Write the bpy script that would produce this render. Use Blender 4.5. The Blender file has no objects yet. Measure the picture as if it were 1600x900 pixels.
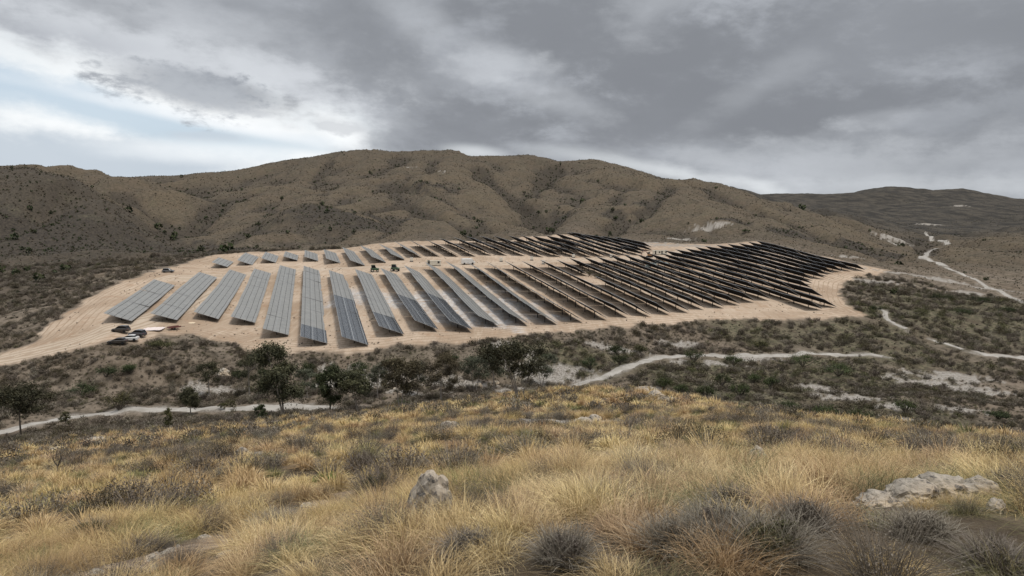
import bpy, math, random
import numpy as np
from mathutils import Vector, Matrix
random.seed(7)
RNG = np.random.default_rng(11)
scene = bpy.context.scene
COL = scene.collection
F = 1067.0                      # focal length in photograph pixels (24 mm lens on a 36 mm sensor)
PITCH = math.radians(6.4)
EYE = 0.0                       # eye level is the height origin
CP, SP = math.cos(PITCH), math.sin(PITCH)

# ------------------------------------------------------------------ helpers
def ray(u, v):
    a = (u - 800.0) / F; b = (450.0 - v) / F
    return a, CP + b * SP, -SP + b * CP          # x, y, z of the view direction
def s_e(u, v):
    x, y, z = ray(u, v)
    return x / y, z / y
def smooth(a, b, x):
    t = np.clip((x - a) / (b - a), 0, 1)
    return t * t * (3 - 2 * t)
def hash2(ix, iy, seed):
    h = (ix.astype(np.int64) * 374761393 + iy.astype(np.int64) * 668265263 + seed * 974634777) & 0xffffffff
    h = ((h ^ (h >> 13)) * 1274126177) & 0xffffffff
    h = (h ^ (h >> 16)) & 0xffffffff
    return h.astype(np.float64) / 4294967295.0 * 2 * math.pi
def perlin(x, y, seed=0):
    x = np.asarray(x, float); y = np.asarray(y, float)
    x0 = np.floor(x); y0 = np.floor(y); fx = x - x0; fy = y - y0
    def g(ix, iy, dx, dy):
        a = hash2(ix, iy, seed); return np.cos(a) * dx + np.sin(a) * dy
    u = fx * fx * fx * (fx * (fx * 6 - 15) + 10); w = fy * fy * fy * (fy * (fy * 6 - 15) + 10)
    a = g(x0, y0, fx, fy); b = g(x0 + 1, y0, fx - 1, fy)
    c = g(x0, y0 + 1, fx, fy - 1); d = g(x0 + 1, y0 + 1, fx - 1, fy - 1)
    return (a + (b - a) * u + (c - a) * w + (a - b - c + d) * u * w) * 1.5
def fbm(x, y, seed=0, octv=5, gain=.5):
    t = 0; amp = 1
    for i in range(octv):
        t = t + amp * perlin(x * 2 ** i, y * 2 ** i, seed + i * 17); amp *= gain
    return t
def ridged(x, y, seed=0, octv=4):
    t = 0; amp = 1
    for i in range(octv):
        t = t + amp * (1 - np.abs(perlin(x * 2 ** i, y * 2 ** i, seed + i * 13)) * 2); amp *= .45
    return t

# ------------------------------------------------------------------ terrain profile lines
# each line: (u, depth, row v) or (u, depth, None, z); real distances in metres from the viewpoint
K = []
K.append([(-400, .45, None, -1.72), (2000, .45, None, -1.72)])
K.append([(-400, 3, None, -2.7), (0, 3, None, -2.35), (800, 3, None, -1.72), (1600, 3, None, -1.62), (2000, 3, None, -1.6)])
K.append([(-400, 9, 890), (0, 9, 872), (450, 8.5, 812), (800, 8, 768), (1200, 8, 752), (1600, 8, 765), (2000, 8, 790)])
K.append([(-400, 20, 800), (0, 20, 785), (450, 20, 728), (800, 20, 700), (1100, 20, 695), (1600, 20, 715), (2000, 20, 745)])
K.append([(-400, 45, 752), (0, 45, 718), (250, 45, 692), (450, 45, 674), (800, 42, 650), (1100, 40, 650), (1300, 34, 672), (1600, 30, 697), (2000, 30, 730)])
K.append([(-400, 80, 725), (0, 80, 692), (250, 84, 664), (450, 86, 652), (650, 82, 637), (800, 78, 618), (930, 74, 606), (1000, 70, 610), (1100, 62, 630), (1250, 54, 656), (1400, 48, 668), (1600, 44, 688), (2000, 42, 720)])
K.append([(-400, 92, None, -32), (0, 94, 679), (250, 104, 642), (450, 108, 643), (650, 112, None, -32.2), (800, 116, None, -33), (930, 112, None, -34), (1100, 105, None, -35), (1250, 98, None, -35), (1600, 88, None, -34), (2000, 88, None, -34)])
K.append([(-400, 112, None, -31), (0, 108, 640), (250, 120, 607), (450, 123, 603), (650, 126, 602), (800, 133, 602), (950, 142, 580), (1100, 160, 557), (1250, 165, 557), (1400, 170, 557), (1600, 180, 560), (2000, 190, 570)])
K.append([(-400, 130, 580), (0, 124, 585), (170, 125, 558), (340, 134, 553), (490, 128, 568), (650, 134, 551), (800, 148, 538), (950, 164, 526), (1100, 186, 514), (1250, 194, 511), (1400, 202, 508), (1600, 222, 506), (2000, 240, 510)])
K.append([(-400, 140, 562), (0, 131, 566), (170, 131, 540), (340, 140, 537), (430, 136, 546), (490, 133.5, 551), (560, 134, 546), (650, 140, 535), (720, 147, 529), (800, 155, 522), (950, 172, 509), (1100, 195, 497), (1250, 203, 495), (1330, 207, 494), (1400, 212, 497), (1600, 235, 492), (2000, 250, 500)])
K.append([(-400, 160, 530), (0, 150, 528), (100, 146, 510), (170, 146, 496), (250, 152, 502), (318, 159, 499), (375, 162, 508), (426, 150, 526), (488, 142, 539), (552, 141, 535), (610, 149, 527), (665, 155, 519), (720, 158, 516), (765, 166, 513), (812, 170, 510), (860, 174, 507), (900, 180, 504), (972, 191, 499), (1040, 201, 492), (1095, 213, 486), (1151, 223, 481), (1250, 220, 483), (1320, 225, 478), (1400, 235, 475), (1600, 255, 482), (2000, 270, 490)])
K.append([(-400, 190, 470), (0, 182, 482), (120, 182, 468), (170, 190, 449), (260, 205, 431), (340, 232, 428), (430, 236, 425), (490, 240, 423), (570, 222, 427), (650, 232, 422), (725, 244, 419), (800, 268, 414), (875, 285, 410), (950, 300, 408), (1040, 322, 404), (1100, 330, 402), (1180, 320, 408), (1250, 300, 423), (1320, 300, 428), (1400, 300, 437), (1600, 320, 452), (2000, 330, 470)])
K.append([(-400, 240, 425), (0, 232, 440), (120, 235, 430), (170, 240, 422), (250, 262, 412), (340, 285, 403), (420, 298, 399), (490, 304, 397), (560, 306, 393), (600, 308, 389), (650, 328, 384), (720, 348, 380), (800, 368, 376.5), (835, 380, 374), (852, 430, 368), (868, 478, 357), (888, 484, 351), (912, 474, 356), (950, 445, 367), (1010, 405, 380), (1100, 385, 385.5), (1185, 390, 379.5), (1250, 366, 393), (1350, 322, 416), (1400, 330, 422), (1600, 400, 430), (2000, 420, 440)])
K.append([(-400, 320, 385), (0, 320, 400), (120, 325, 395), (250, 340, 393), (340, 360, 386), (490, 380, 378), (600, 380, 374), (720, 420, 368), (800, 440, 365), (845, 500, 356), (875, 560, 341), (910, 545, 346), (960, 510, 357), (1010, 470, 372), (1100, 450, 377), (1185, 450, 372), (1250, 430, 382), (1350, 400, 404), (1400, 400, 412), (1480, 480, 408), (1600, 560, 400), (2000, 600, 405)])
K.append([(-400, 540, 285), (0, 560, 271), (60, 560, 266), (130, 545, 286), (200, 525, 328), (270, 490, 372), (320, 500, 366), (400, 520, 345), (445, 520, 330), (480, 505, 321), (525, 500, 321), (560, 490, 332), (610, 480, 358), (650, 520, 345), (700, 560, 322), (740, 570, 330), (800, 570, 350), (860, 590, 350), (900, 600, 335), (950, 600, 338), (1010, 600, 318), (1100, 600, 330), (1185, 600, 342), (1250, 600, 356), (1350, 560, 383), (1400, 560, 392), (1450, 650, 402), (1520, 760, 388), (1600, 800, 385), (2000, 800, 380)])
K.append([(-400, 650, 310), (0, 650, 300), (60, 650, 296), (130, 640, 306), (200, 610, 338), (270, 570, 362), (330, 600, 348), (400, 620, 334), (490, 620, 318), (560, 610, 320), (610, 600, 330), (650, 640, 312), (720, 680, 302), (800, 700, 318), (860, 720, 322), (950, 720, 312), (1010, 720, 304), (1100, 720, 315), (1185, 720, 328), (1250, 720, 345), (1350, 700, 374), (1400, 720, 386), (1450, 800, 393), (1600, 1000, 372), (2000, 1000, 370)])
K.append([(-400, 760, 285), (0, 770, 284), (60, 770, 271), (110, 770, 266), (160, 770, 268), (210, 765, 275), (260, 750, 293), (330, 740, 313), (400, 760, 302), (460, 800, 296), (540, 860, 286), (620, 900, 272), (700, 900, 266), (800, 900, 282), (850, 900, 292), (950, 880, 280), (1100, 860, 296), (1185, 860, 318), (1250, 860, 334), (1350, 820, 366), (1400, 840, 380), (1450, 950, 384), (1600, 1250, 360), (2000, 1200, 360)])
K.append([(-400, 880, 300), (0, 880, 300), (110, 880, 286), (210, 880, 288), (260, 870, 300), (330, 860, 305), (400, 900, 292), (460, 930, 282), (540, 980, 268), (620, 1010, 258), (700, 1010, 254), (800, 1010, 266), (850, 1010, 274), (950, 1000, 266), (1100, 980, 290), (1185, 980, 312), (1250, 980, 330), (1350, 960, 357), (1450, 1150, 375), (1600, 1500, 352), (2000, 1500, 352)])
K.append([(-400, 1060, 285), (0, 1060, 285), (160, 1060, 279), (210, 1060, 276), (300, 1060, 273), (370, 1080, 268), (420, 1100, 256), (470, 1120, 248), (520, 1140, 239), (560, 1150, 235), (600, 1150, 237), (690, 1150, 235), (703, 1150, 234), (722, 1150, 240), (737, 1150, 248), (770, 1150, 244), (830, 1150, 242), (872, 1150, 253), (930, 1150, 248), (980, 1140, 262), (1050, 1130, 283), (1090, 1130, 287), (1150, 1120, 302), (1200, 1120, 314), (1250, 1110, 328), (1300, 1100, 341), (1400, 1200, 363), (1480, 1600, 352), (1600, 1800, 340), (2000, 1800, 335)])
K.append([(-400, 1500, None, 40), (0, 1500, None, 40), (600, 1500, None, 60), (1000, 1500, None, 40), (1200, 1500, 322), (1300, 1500, 338), (1400, 1600, 352), (1480, 1900, 342), (1600, 2100, 335), (2000, 2100, 330)])
K.append([(-400, 2000, 320), (900, 2000, 300), (1050, 1950, 288), (1085, 1950, 283), (1120, 1950, 285), (1152, 1950, 289), (1175, 1950, 297), (1200, 1980, 310), (1300, 2100, 330), (1400, 2200, 326), (1500, 2300, 322), (1600, 2500, 326), (2000, 2500, 325)])
K.append([(-400, 2500, 325), (1000, 2500, 320), (1200, 2500, 312), (1300, 2500, 322), (1400, 2600, 318), (1500, 2700, 312), (1600, 2800, 318), (2000, 2800, 318)])
K.append([(-400, 3200, 315), (1000, 3200, 310), (1180, 3200, 304), (1230, 3200, 301), (1300, 3200, 300), (1330, 3150, 298), (1380, 3100, 289), (1430, 3100, 293), (1455, 3100, 296), (1500, 3150, 293), (1540, 3150, 297), (1600, 3200, 308), (2000, 3200, 322)])
K.append([(-400, 4500, None, -20), (2000, 4500, None, -20)])
K.append([(-400, 7000, None, -30), (2000, 7000, None, -30)])

TH_EDGE = math.radians(62)
inner = np.linspace(-TH_EDGE, TH_EDGE, 1121)
outer = np.linspace(TH_EDGE, 2 * math.pi - TH_EDGE, 80)[1:-1]
TH = np.concatenate([inner, outer])
NT = len(TH)
NR = 900
LR0, LR1 = math.log(.5), math.log(6800)
# radial samples: finer where the picture is dense
LRs = np.linspace(LR0, LR1, NR)
RHO = np.exp(LRs)
thn = np.where(TH > math.pi, TH - 2 * math.pi, TH)
thc = np.clip(thn, -TH_EDGE, TH_EDGE)
ss = np.tan(thc)
KY = np.zeros((NT, len(K))); KE = np.zeros((NT, len(K)))
for k, line in enumerate(K):
    pts = []
    for q in line:
        if q[2] is None:
            s, e = (q[0] - 800) / F, q[3] / q[1]
        else:
            s, e = s_e(q[0], q[2])
        pts.append((s, math.log(q[1]), e))
    pts = np.array(pts)
    KY[:, k] = np.interp(ss, pts[:, 0], pts[:, 1]); KE[:, k] = np.interp(ss, pts[:, 0], pts[:, 2])
def gsm(a, n, sig):
    x = np.arange(-n, n + 1); w = np.exp(-x * x / 2 / sig / sig); w /= w.sum()
    out = a.copy(); m = len(inner)
    pad = np.concatenate([np.repeat(a[:1], n, 0), a[:m], np.repeat(a[m - 1:m], n, 0)])
    for c in range(a.shape[1]):
        out[:m, c] = np.convolve(pad[:, c], w, 'valid')
    return out
KY = gsm(KY, 14, 5.0); KE = gsm(KE, 14, 4.0)
KZ = KE * np.exp(KY)
def pchip_col(x, y, xi):
    h = np.diff(x); d = np.diff(y) / h
    m = np.zeros_like(y)
    for i in range(1, len(x) - 1):
        if d[i - 1] * d[i] > 0:
            w1 = 2 * h[i] + h[i - 1]; w2 = h[i] + 2 * h[i - 1]
            m[i] = (w1 + w2) / (w1 / d[i - 1] + w2 / d[i])
    m[0] = d[0]; m[-1] = d[-1]
    j = np.clip(np.searchsorted(x, xi) - 1, 0, len(x) - 2)
    t = (xi - x[j]) / h[j]; t = np.clip(t, 0, 1)
    return ((1 + 2 * t) * (1 - t) ** 2 * y[j] + t * (1 - t) ** 2 * h[j] * m[j]
            + t * t * (3 - 2 * t) * y[j + 1] + t * t * (t - 1) * h[j] * m[j + 1])
H = np.zeros((NT, NR))
LYQ = LRs[None, :] + np.log(np.cos(thc))[:, None]
GK = np.exp(-np.arange(-6, 7) ** 2 / (2 * 2.6 ** 2)); GK /= GK.sum()
for i in range(NT):
    h_ = pchip_col(KY[i], KZ[i], LYQ[i])
    # the graded pad runs at an even fall from its back edge to its front edge
    ks = [9, 10, 11, 12]; yk, zk = np.exp(KY[i, ks]), KZ[i, ks].copy()
    z_even = zk[0] + (zk[2] - zk[0]) * (yk[1] - yk[0]) / (yk[2] - yk[0]); w10 = float(smooth(-.38, -.2, ss[i])); zk[1] = zk[1] * (1 - w10) + z_even * w10
    yy = np.exp(LYQ[i]); ins_ = (yy > yk[0]) & (yy < yk[-1])
    h_ = np.where(ins_, np.interp(yy, yk, zk), h_)
    sm_ = np.convolve(np.pad(h_, 6, 'edge'), GK, 'valid'); wt = smooth(yk[0] * .93, yk[0] * .97, yy) * (1 - smooth(yk[-1] * 1.02, yk[-1] * 1.06, yy))
    H[i] = h_ * (1 - wt) + sm_ * wt
absth = np.abs(thn)
back = smooth(math.radians(75), math.radians(140), absth)[:, None]
H = H * (1 - back) + back * np.minimum(RHO * .18, 45)[None, :] - back * 1.7
X = np.sin(TH)[:, None] * RHO[None, :]; Y = np.cos(TH)[:, None] * RHO[None, :]
H0 = H.copy()

def hq(x, y, tab=None):
    """bilinear ground height"""
    tab = H if tab is None else tab
    x = np.asarray(x, float); y = np.asarray(y, float)
    th = np.arctan2(x, y); lr = np.log(np.hypot(x, y) + 1e-9)
    ti = (np.clip(th, -TH_EDGE, TH_EDGE) + TH_EDGE) / (2 * TH_EDGE) * (len(inner) - 1)
    rj = (lr - LR0) / (LR1 - LR0) * (NR - 1)
    i = np.clip(np.floor(ti).astype(int), 0, len(inner) - 2); j = np.clip(np.floor(rj).astype(int), 0, NR - 2)
    a = ti - i; b = np.clip(rj - j, 0, 1)
    return tab[i, j] * (1 - a) * (1 - b) + tab[i + 1, j] * a * (1 - b) + tab[i, j + 1] * (1 - a) * b + tab[i + 1, j + 1] * a * b
_rr = np.exp(np.linspace(math.log(1.5), math.log(5000), 6000))
def hit(u, v, tab=None, dmin=1.5):
    """where the sight line of photograph pixel (u, v) first meets the ground"""
    rx, ry, rz = ray(u, v); n = math.hypot(rx, ry)
    xs = rx / n * _rr; ys = ry / n * _rr; zr = rz / n * _rr
    z = hq(xs, ys, tab)
    ok = np.where((z >= zr) & (_rr > dmin))[0]
    k = ok[0] if len(ok) else int(np.argmin(np.where(_rr > dmin, zr - z, 1e9) / _rr))
    return float(xs[k]), float(ys[k]), float(z[k])

def seg_dist(px, py, poly):
    d = np.full(np.shape(px), 1e9)
    for (x0, y0), (x1, y1) in zip(poly[:-1], poly[1:]):
        dx, dy = x1 - x0, y1 - y0; L = dx * dx + dy * dy + 1e-9
        t = np.clip(((px - x0) * dx + (py - y0) * dy) / L, 0, 1)
        d = np.minimum(d, np.hypot(px - x0 - t * dx, py - y0 - t * dy))
    return d
def inside(px, py, poly):
    c = np.zeros(np.shape(px), bool); n = len(poly)
    for i in range(n):
        x0, y0 = poly[i]; x1, y1 = poly[(i + 1) % n]
        if y0 == y1: continue
        cond = ((y0 > py) != (y1 > py)) & (px < (x1 - x0) * (py - y0) / (y1 - y0) + x0)
        c ^= cond
    return c
def world(pts, dmin=1.5, tab=None):
    return [hit(u, v, H0 if tab is None else tab, dmin)[:2] for u, v in pts]

# ------------------------------------------------------------------ gullies cut into the hills
GULLY_PX = [([(748, 262), (770, 280), (800, 302), (835, 332), (862, 358)], 13, 15),
            ([(640, 318), (668, 330), (700, 340), (728, 356), (752, 372)], 9, 12),
            ([(1050, 296), (1010, 320), (975, 342), (945, 358), (930, 367)], 10, 13),
            ([(868, 262), (845, 285), (826, 304)], 9, 12),
            ([(1000, 318), (968, 330), (955, 348)], 6, 9),
            ([(590, 288), (640, 292), (700, 310), (740, 338), (760, 360)], 4, 10),
            ([(1180, 330), (1240, 350), (1290, 376)], 5, 10),
            ([(400, 300), (350, 318), (310, 345), (290, 372)], 8, 16),
            ([(60, 330), (130, 360), (220, 375), (290, 384)], 4, 16)]
gul = np.full(X.shape, 1e9); sub = (RHO > 200) & (RHO < 1600)
JS = np.where(sub)[0]
fr = slice(0, len(inner))
for pts, depth, wid in GULLY_PX:
    w = world(pts, 300)
    d = seg_dist(X[fr][:, JS], Y[fr][:, JS], w)
    gul[fr, JS[0]:JS[-1] + 1] = np.minimum(gul[fr, JS[0]:JS[-1] + 1], d / wid)
    H[fr, JS[0]:JS[-1] + 1] -= depth * np.exp(-(d / wid) ** 1.5)

SITE_PX = [(0, 553), (60, 531), (88, 500), (130, 472), (180, 445), (235, 425), (290, 411), (330, 399), (400, 394), (500, 391),
           (570, 385), (640, 379), (700, 377), (760, 374), (820, 370), (862, 367), (868, 357), (884, 353), (905, 359),
           (960, 370), (1010, 379), (1060, 381), (1110, 382), (1180, 377), (1250, 393), (1345, 414), (1388, 422),
           (1385, 427), (1345, 432), (1318, 443), (1312, 458), (1322, 476), (1350, 493), (1300, 499), (1200, 499), (1100, 501),
           (1000, 509), (900, 518), (800, 527), (700, 537), (600, 547), (520, 552), (480, 551), (430, 547), (380, 541),
           (330, 533), (300, 523), (250, 524), (215, 534), (150, 541), (100, 549), (50, 560), (0, 572)]
SITE = world(SITE_PX, 110)
sitep = np.array(SITE)
jj = np.where((RHO > 90) & (RHO < 620))[0]; J0, J1 = jj[0], jj[-1] + 1
sd = np.full(X.shape, 500.0)
dd = seg_dist(X[fr, J0:J1], Y[fr, J0:J1], SITE + [SITE[0]])
ins = inside(X[fr, J0:J1], Y[fr, J0:J1], SITE)
sd[fr, J0:J1] = np.where(ins, -dd, dd)
# noise relief
KYr = np.exp(KY)
kb = (KYr[:, 12] / np.cos(thc))[:, None]
hillm = smooth(1.0, 1.35, RHO[None, :] / kb)
wx = X + 25 * fbm(X / 140, Y / 140, 5, 3); wy = Y + 25 * fbm(X / 140, Y / 140, 9, 3)
sc = np.clip(RHO / 800, .5, 3.0)[None, :]
rid = ridged(wx / (110), wy / (300), 31, 4)
nearcrest = np.exp(-((RHO[None, :] / (KYr[:, 18] / np.cos(thc))[:, None] - 1) / .10) ** 2)
farm = smooth(1400, 2000, RHO)[None, :]
H += hillm * (1 - .85 * nearcrest) * (1 - .8 * farm) * (-8) * np.clip(rid - .9, -1, 1.2) * (sc ** .7)
H += hillm * (1 - .85 * nearcrest) * (1 - farm) * (-2.6) * np.clip(ridged(wx / 42, wy / 95, 35, 3) - .9, -1, 1.2)
H += farm * 24 * (ridged(X / 900 + 3, Y / 1100, 151, 4) - 1.1) * (1 - .9 * np.exp(-((RHO[None, :] / 3100 - 1) / .13) ** 2)) * (RHO[None, :] < 4200)
H += hillm * (1 - .6 * farm) * .9 * fbm(X / 40, Y / 60, 41, 3) * (1 - .6 * nearcrest)
H += hillm * .35 * fbm(X / 7, Y / 7, 43, 3)
valm = smooth(85, 110, RHO)[None, :] * (1 - hillm) * smooth(0, 9, sd)
H += valm * (1.0 * fbm(X / 22, Y / 22, 51, 4) + .35 * fbm(X / 4, Y / 4, 57, 2))
H += smooth(-1, -8, sd) * 0 + np.where(sd < 0, .22, 0) * fbm(X / 12, Y / 12, 61, 3) * smooth(0, -6, sd)
fgm = (1 - smooth(75, 100, RHO))[None, :] * smooth(1.5, 6, RHO)[None, :]
H += fgm * (.28 * fbm(X / 7, Y / 7, 71, 4) * np.clip(RHO / 15, .2, 1)[None, :] + .05 * fbm(X / .9, Y / .9, 77, 3))
# crags along the main crest
crag = world([(540, 238), (600, 238), (680, 237), (703, 236), (722, 242), (737, 250), (770, 246)], 900, H0)
cd = seg_dist(X[fr][:, JS], Y[fr][:, JS], crag)
H[fr, JS[0]:JS[-1] + 1] += np.exp(-(cd / 16) ** 2) * 3.5 * np.abs(fbm(X[fr][:, JS] / 9, Y[fr][:, JS] / 9, 83, 3))

# ------------------------------------------------------------------ tracks (world polylines)
def track(pts, dmin=80): return world(pts, dmin, H)
TR = {}
TR['near'] = (track([(-260, 745), (-120, 706), (-40, 684), (0, 675), (60, 661), (120, 651), (180, 644), (250, 640), (330, 638), (420, 638), (520, 639), (600, 640), (650, 637)], 88), 1.5)
TR['mid'] = (track([(800, 628), (868, 612), (905, 601), (935, 592), (960, 583), (990, 569), (1020, 560), (1060, 556), (1100, 555), (1180, 556), (1240, 556), (1290, 553), (1340, 554), (1390, 559)], 100), 1.3)
TR['fork'] = (track([(1372, 481), (1385, 486), (1382, 494), (1395, 505), (1420, 517)], 150), .8)
TR['fork2'] = (track([(1455, 530), (1480, 537), (1510, 549)], 120), .8)
TR['right'] = (track([(1525, 553), (1560, 556), (1600, 560), (1700, 566)], 120), 1.8)
TR['far'] = (track([(1640, 488), (1600, 473), (1570, 460), (1540, 447), (1522, 435), (1500, 427), (1478, 418)], 240), 1.3)
TR['far2'] = (track([(1446, 362), (1455, 370), (1470, 376), (1482, 382)], 420), 3.0)
TR['far3'] = (track([(1466, 388), (1450, 394), (1442, 402), (1455, 408), (1475, 416)], 420), 2.4)
for nm in ('near', 'mid'):
    pass
TR['entry'] = (track([(-160, 596), (0, 562), (60, 550), (120, 534), (190, 512), (260, 492), (330, 455)], 110), 3.2)
rdist = np.full(X.shape, 99.0)
for nm, (w, hw) in TR.items():
    if nm == 'entry': continue
    a0, a1 = np.where(RHO > 70)[0][0], np.where(RHO < 1500)[0][-1]
    d = seg_dist(X[fr, a0:a1], Y[fr, a0:a1], w) - hw
    rdist[fr, a0:a1] = np.minimum(rdist[fr, a0:a1], d)
rdist += .5 * fbm(X / 3.5, Y / 3.5, 91, 3)
# flatten the ground a little under tracks
edist = np.full(X.shape, 99.0)
edist[fr, J0:J1] = seg_dist(X[fr, J0:J1], Y[fr, J0:J1], TR['entry'][0])
sdn = sd + 2.2 * fbm(X / 7, Y / 7, 93, 5)
sdn = np.minimum(sdn, edist - 3.4 + .8 * fbm(X / 4, Y / 4, 95, 3))

# pale rock and gravel patches: (u, v, radius along, radius across)
PALE = [(1490, 588, 16, 5), (1450, 600, 15, 4), (1520, 610, 13, 4), (1290, 612, 8, 3), (1270, 605, 8, 2.5), (1330, 622, 10, 3), (1390, 635, 9, 2.5), (1425, 660, 9, 3), (1500, 640, 8, 2.5),
        (1020, 610, 4, 2.5), (1040, 622, 4, 2.5), (705, 670, 2.2, 1.6), (915, 659, 4, 2), (377, 712, 1.6, 1.6), (120, 694, 6, 1.6), (425, 662, 3, 1.2),
        (640, 612, 16, 3), (740, 606, 18, 3.5), (820, 612, 14, 3.5), (700, 596, 16, 3), (880, 575, 14, 2.5), (1110, 568, 12, 2),
        (1040, 383, 26, 9), (1005, 379, 18, 5), (1090, 385, 18, 6), (1395, 312 + 60, 30, 9), (1455, 350, 50, 7), (1500, 322, 30, 6), (1370, 440, 16, 3), (1440, 432, 34, 3), (1470, 438, 30, 3),
        (1325, 402, 10, 3), (640, 262, 16, 6), (690, 268, 14, 5), (1110, 355, 16, 7), (1060, 375, 12, 5), (1395, 380, 30, 5), (1560, 452, 20, 3), (1520, 458, 16, 3),
        (560, 596, 10, 3), (860, 590, 12, 3), (1180, 560, 10, 2), (330, 610, 8, 2), (960, 545, 9, 2), (1060, 540, 9, 2), (800, 545, 8, 2), (520, 605, 7, 2)]
pale = np.zeros(X.shape)
for (u, v, ra, rb) in PALE:
    x, y, z = hit(u, v, H, 6)
    th0 = math.atan2(x, y); r0 = math.hypot(x, y)
    i0 = int(np.clip((th0 + TH_EDGE) / (2 * TH_EDGE) * (len(inner) - 1), 0, len(inner) - 1)); wi = int(max(6, ra * 2.5 / r0 / (2 * TH_EDGE) * (len(inner) - 1))) + 2
    s0 = slice(max(0, i0 - wi), min(len(inner), i0 + wi)); j0 = np.searchsorted(RHO, max(1, r0 - ra * 3)); j1 = np.searchsorted(RHO, r0 + ra * 3) + 1
    dx = X[s0, j0:j1] - x; dy = Y[s0, j0:j1] - y
    if u > 1200 and 560 < v < 670: ra *= .75; rb *= .7
    rbw = rb * 1.4 if r0 < 90 else max(rb * 1.5, .012 * r0)
    q = np.sqrt((dx / ra) ** 2 + (dy / rbw) ** 2)
    pale[s0, j0:j1] = np.maximum(pale[s0, j0:j1], (1.25 if not (ra >= 14 and u < 1000) else .95) - q)
pale = smooth(.3, .62, pale * .8 + (.42 * fbm(X / 3.2, Y / 3.2, 101, 4) + .3 * fbm(X / 1.1, Y / 1.1, 103, 3)) ) * smooth(0, .25, pale)

# grey limestone spoil spread between the panel rows
spoil_poly = world([(505, 462), (560, 455), (640, 452), (720, 445), (800, 452), (860, 480), (880, 508), (800, 520), (700, 510), (640, 490), (560, 482), (515, 476)], 130, H)
spd = np.full(X.shape, 99.)
spd[fr, J0:J1] = np.where(inside(X[fr, J0:J1], Y[fr, J0:J1], spoil_poly), -1, 1) * seg_dist(X[fr, J0:J1], Y[fr, J0:J1], spoil_poly + [spoil_poly[0]])
spoil = smooth(4, -7, spd + 3 + 12 * fbm(X / 13, Y / 13, 105, 4))

# vegetation zones: dark scrub and green scrub
DARK = [(120, 380, 60, 40), (60, 360, 60, 40), (180, 372, 60, 30), (230, 385, 50, 20), (300, 395, 40, 20), (500, 335, 35, 22), (540, 342, 35, 25), (570, 352, 28, 18), (520, 330, 30, 12), (600, 345, 25, 10), (1240, 365, 26, 14), (1345, 395, 40, 20), (1310, 385, 30, 14),
        (1150, 346, 18, 9), (1400, 400, 30, 12), (680, 290, 30, 8), (660, 284, 20, 6), (880, 340, 14, 22), (960, 340, 14, 14), (1010, 320, 14, 10), (320, 425 - 30, 30, 12)]
dark = np.zeros(X.shape)
for (u, v, ra, rb) in DARK:
    x, y, z = hit(u, v, H, 300)
    q = np.sqrt(((X[fr, J0:] - x) / ra) ** 2 + ((Y[fr, J0:] - y) / (rb * 1.6)) ** 2)
    dark[fr, J0:] = np.maximum(dark[fr, J0:], 1.3 - q)
dark = smooth(.2, .8, dark + .5 * fbm(X / 16, Y / 16, 111, 4))
lh = world([(-60, 268), (0, 269), (60, 267), (130, 288), (200, 330), (262, 373), (300, 392), (250, 402), (180, 425), (120, 450), (60, 480), (-60, 500)], 180)
ld = np.where(inside(X[fr], Y[fr], lh), 1, -1) * seg_dist(X[fr], Y[fr], lh + [lh[0]])
dark[fr] = np.maximum(dark[fr], .75 * smooth(-8, 25, ld + 14 * fbm(X[fr] / 40, Y[fr] / 40, 117, 4)))
kn = world([(455, 322), (520, 320), (560, 335), (610, 356), (560, 362), (500, 372), (430, 372), (440, 345)], 300)
ld = np.where(inside(X[fr], Y[fr], kn), 1, -1) * seg_dist(X[fr], Y[fr], kn + [kn[0]])
dark[fr] = np.maximum(dark[fr], .7 * smooth(-6, 14, ld + 12 * fbm(X[fr] / 20, Y[fr] / 20, 118, 4)))
dark = np.maximum(dark, .9 * np.exp(-(gul / .45) ** 2) * smooth(.0, .3, fbm(X / 18, Y / 18, 115, 2) + .25))
green = smooth(150, 700, X + .0 * Y) * 0
GREEN = [(1180, 590, 22, 12), (1300, 585, 26, 12), (1240, 640, 24, 10), (1330, 650, 24, 10), (1500, 470, 45, 18), (1450, 500, 34, 14), (1360, 525, 30, 8), (1200, 520, 30, 7), (1560, 510, 40, 14), (1060, 590, 12, 8), (1420, 560, 26, 8), (950, 565, 16, 6), (850, 570, 16, 5)]
green = np.zeros(X.shape)
for (u, v, ra, rb) in GREEN:
    x, y, z = hit(u, v, H, 100)
    j1 = np.searchsorted(RHO, 700)
    q = np.sqrt(((X[fr, :j1] - x) / ra) ** 2 + ((Y[fr, :j1] - y) / (rb * 1.8)) ** 2)
    green[fr, :j1] = np.maximum(green[fr, :j1], 1.3 - q)
green = smooth(.1, .9, green + .5 * fbm(X / 14, Y / 14, 121, 4)) * smooth(85, 100, RHO)[None, :]
# gold-grass share: foreground slope, and parts of the hills
gold = (1 - smooth(70, 96, RHO))[None, :] * np.ones_like(X)
leftgrey = smooth(.05, .5, fbm(X / 16, Y / 11, 131, 4))
gold = gold * (1 - .75 * leftgrey * smooth(0, -30, X - 0 * Y) * smooth(25, 50, RHO)[None, :])
gold = np.maximum(gold, .55 * hillm * smooth(-.1, .5, fbm(X / 120, Y / 120, 135, 3) + .25 * smooth(-300, 100, X) - .1))


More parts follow.
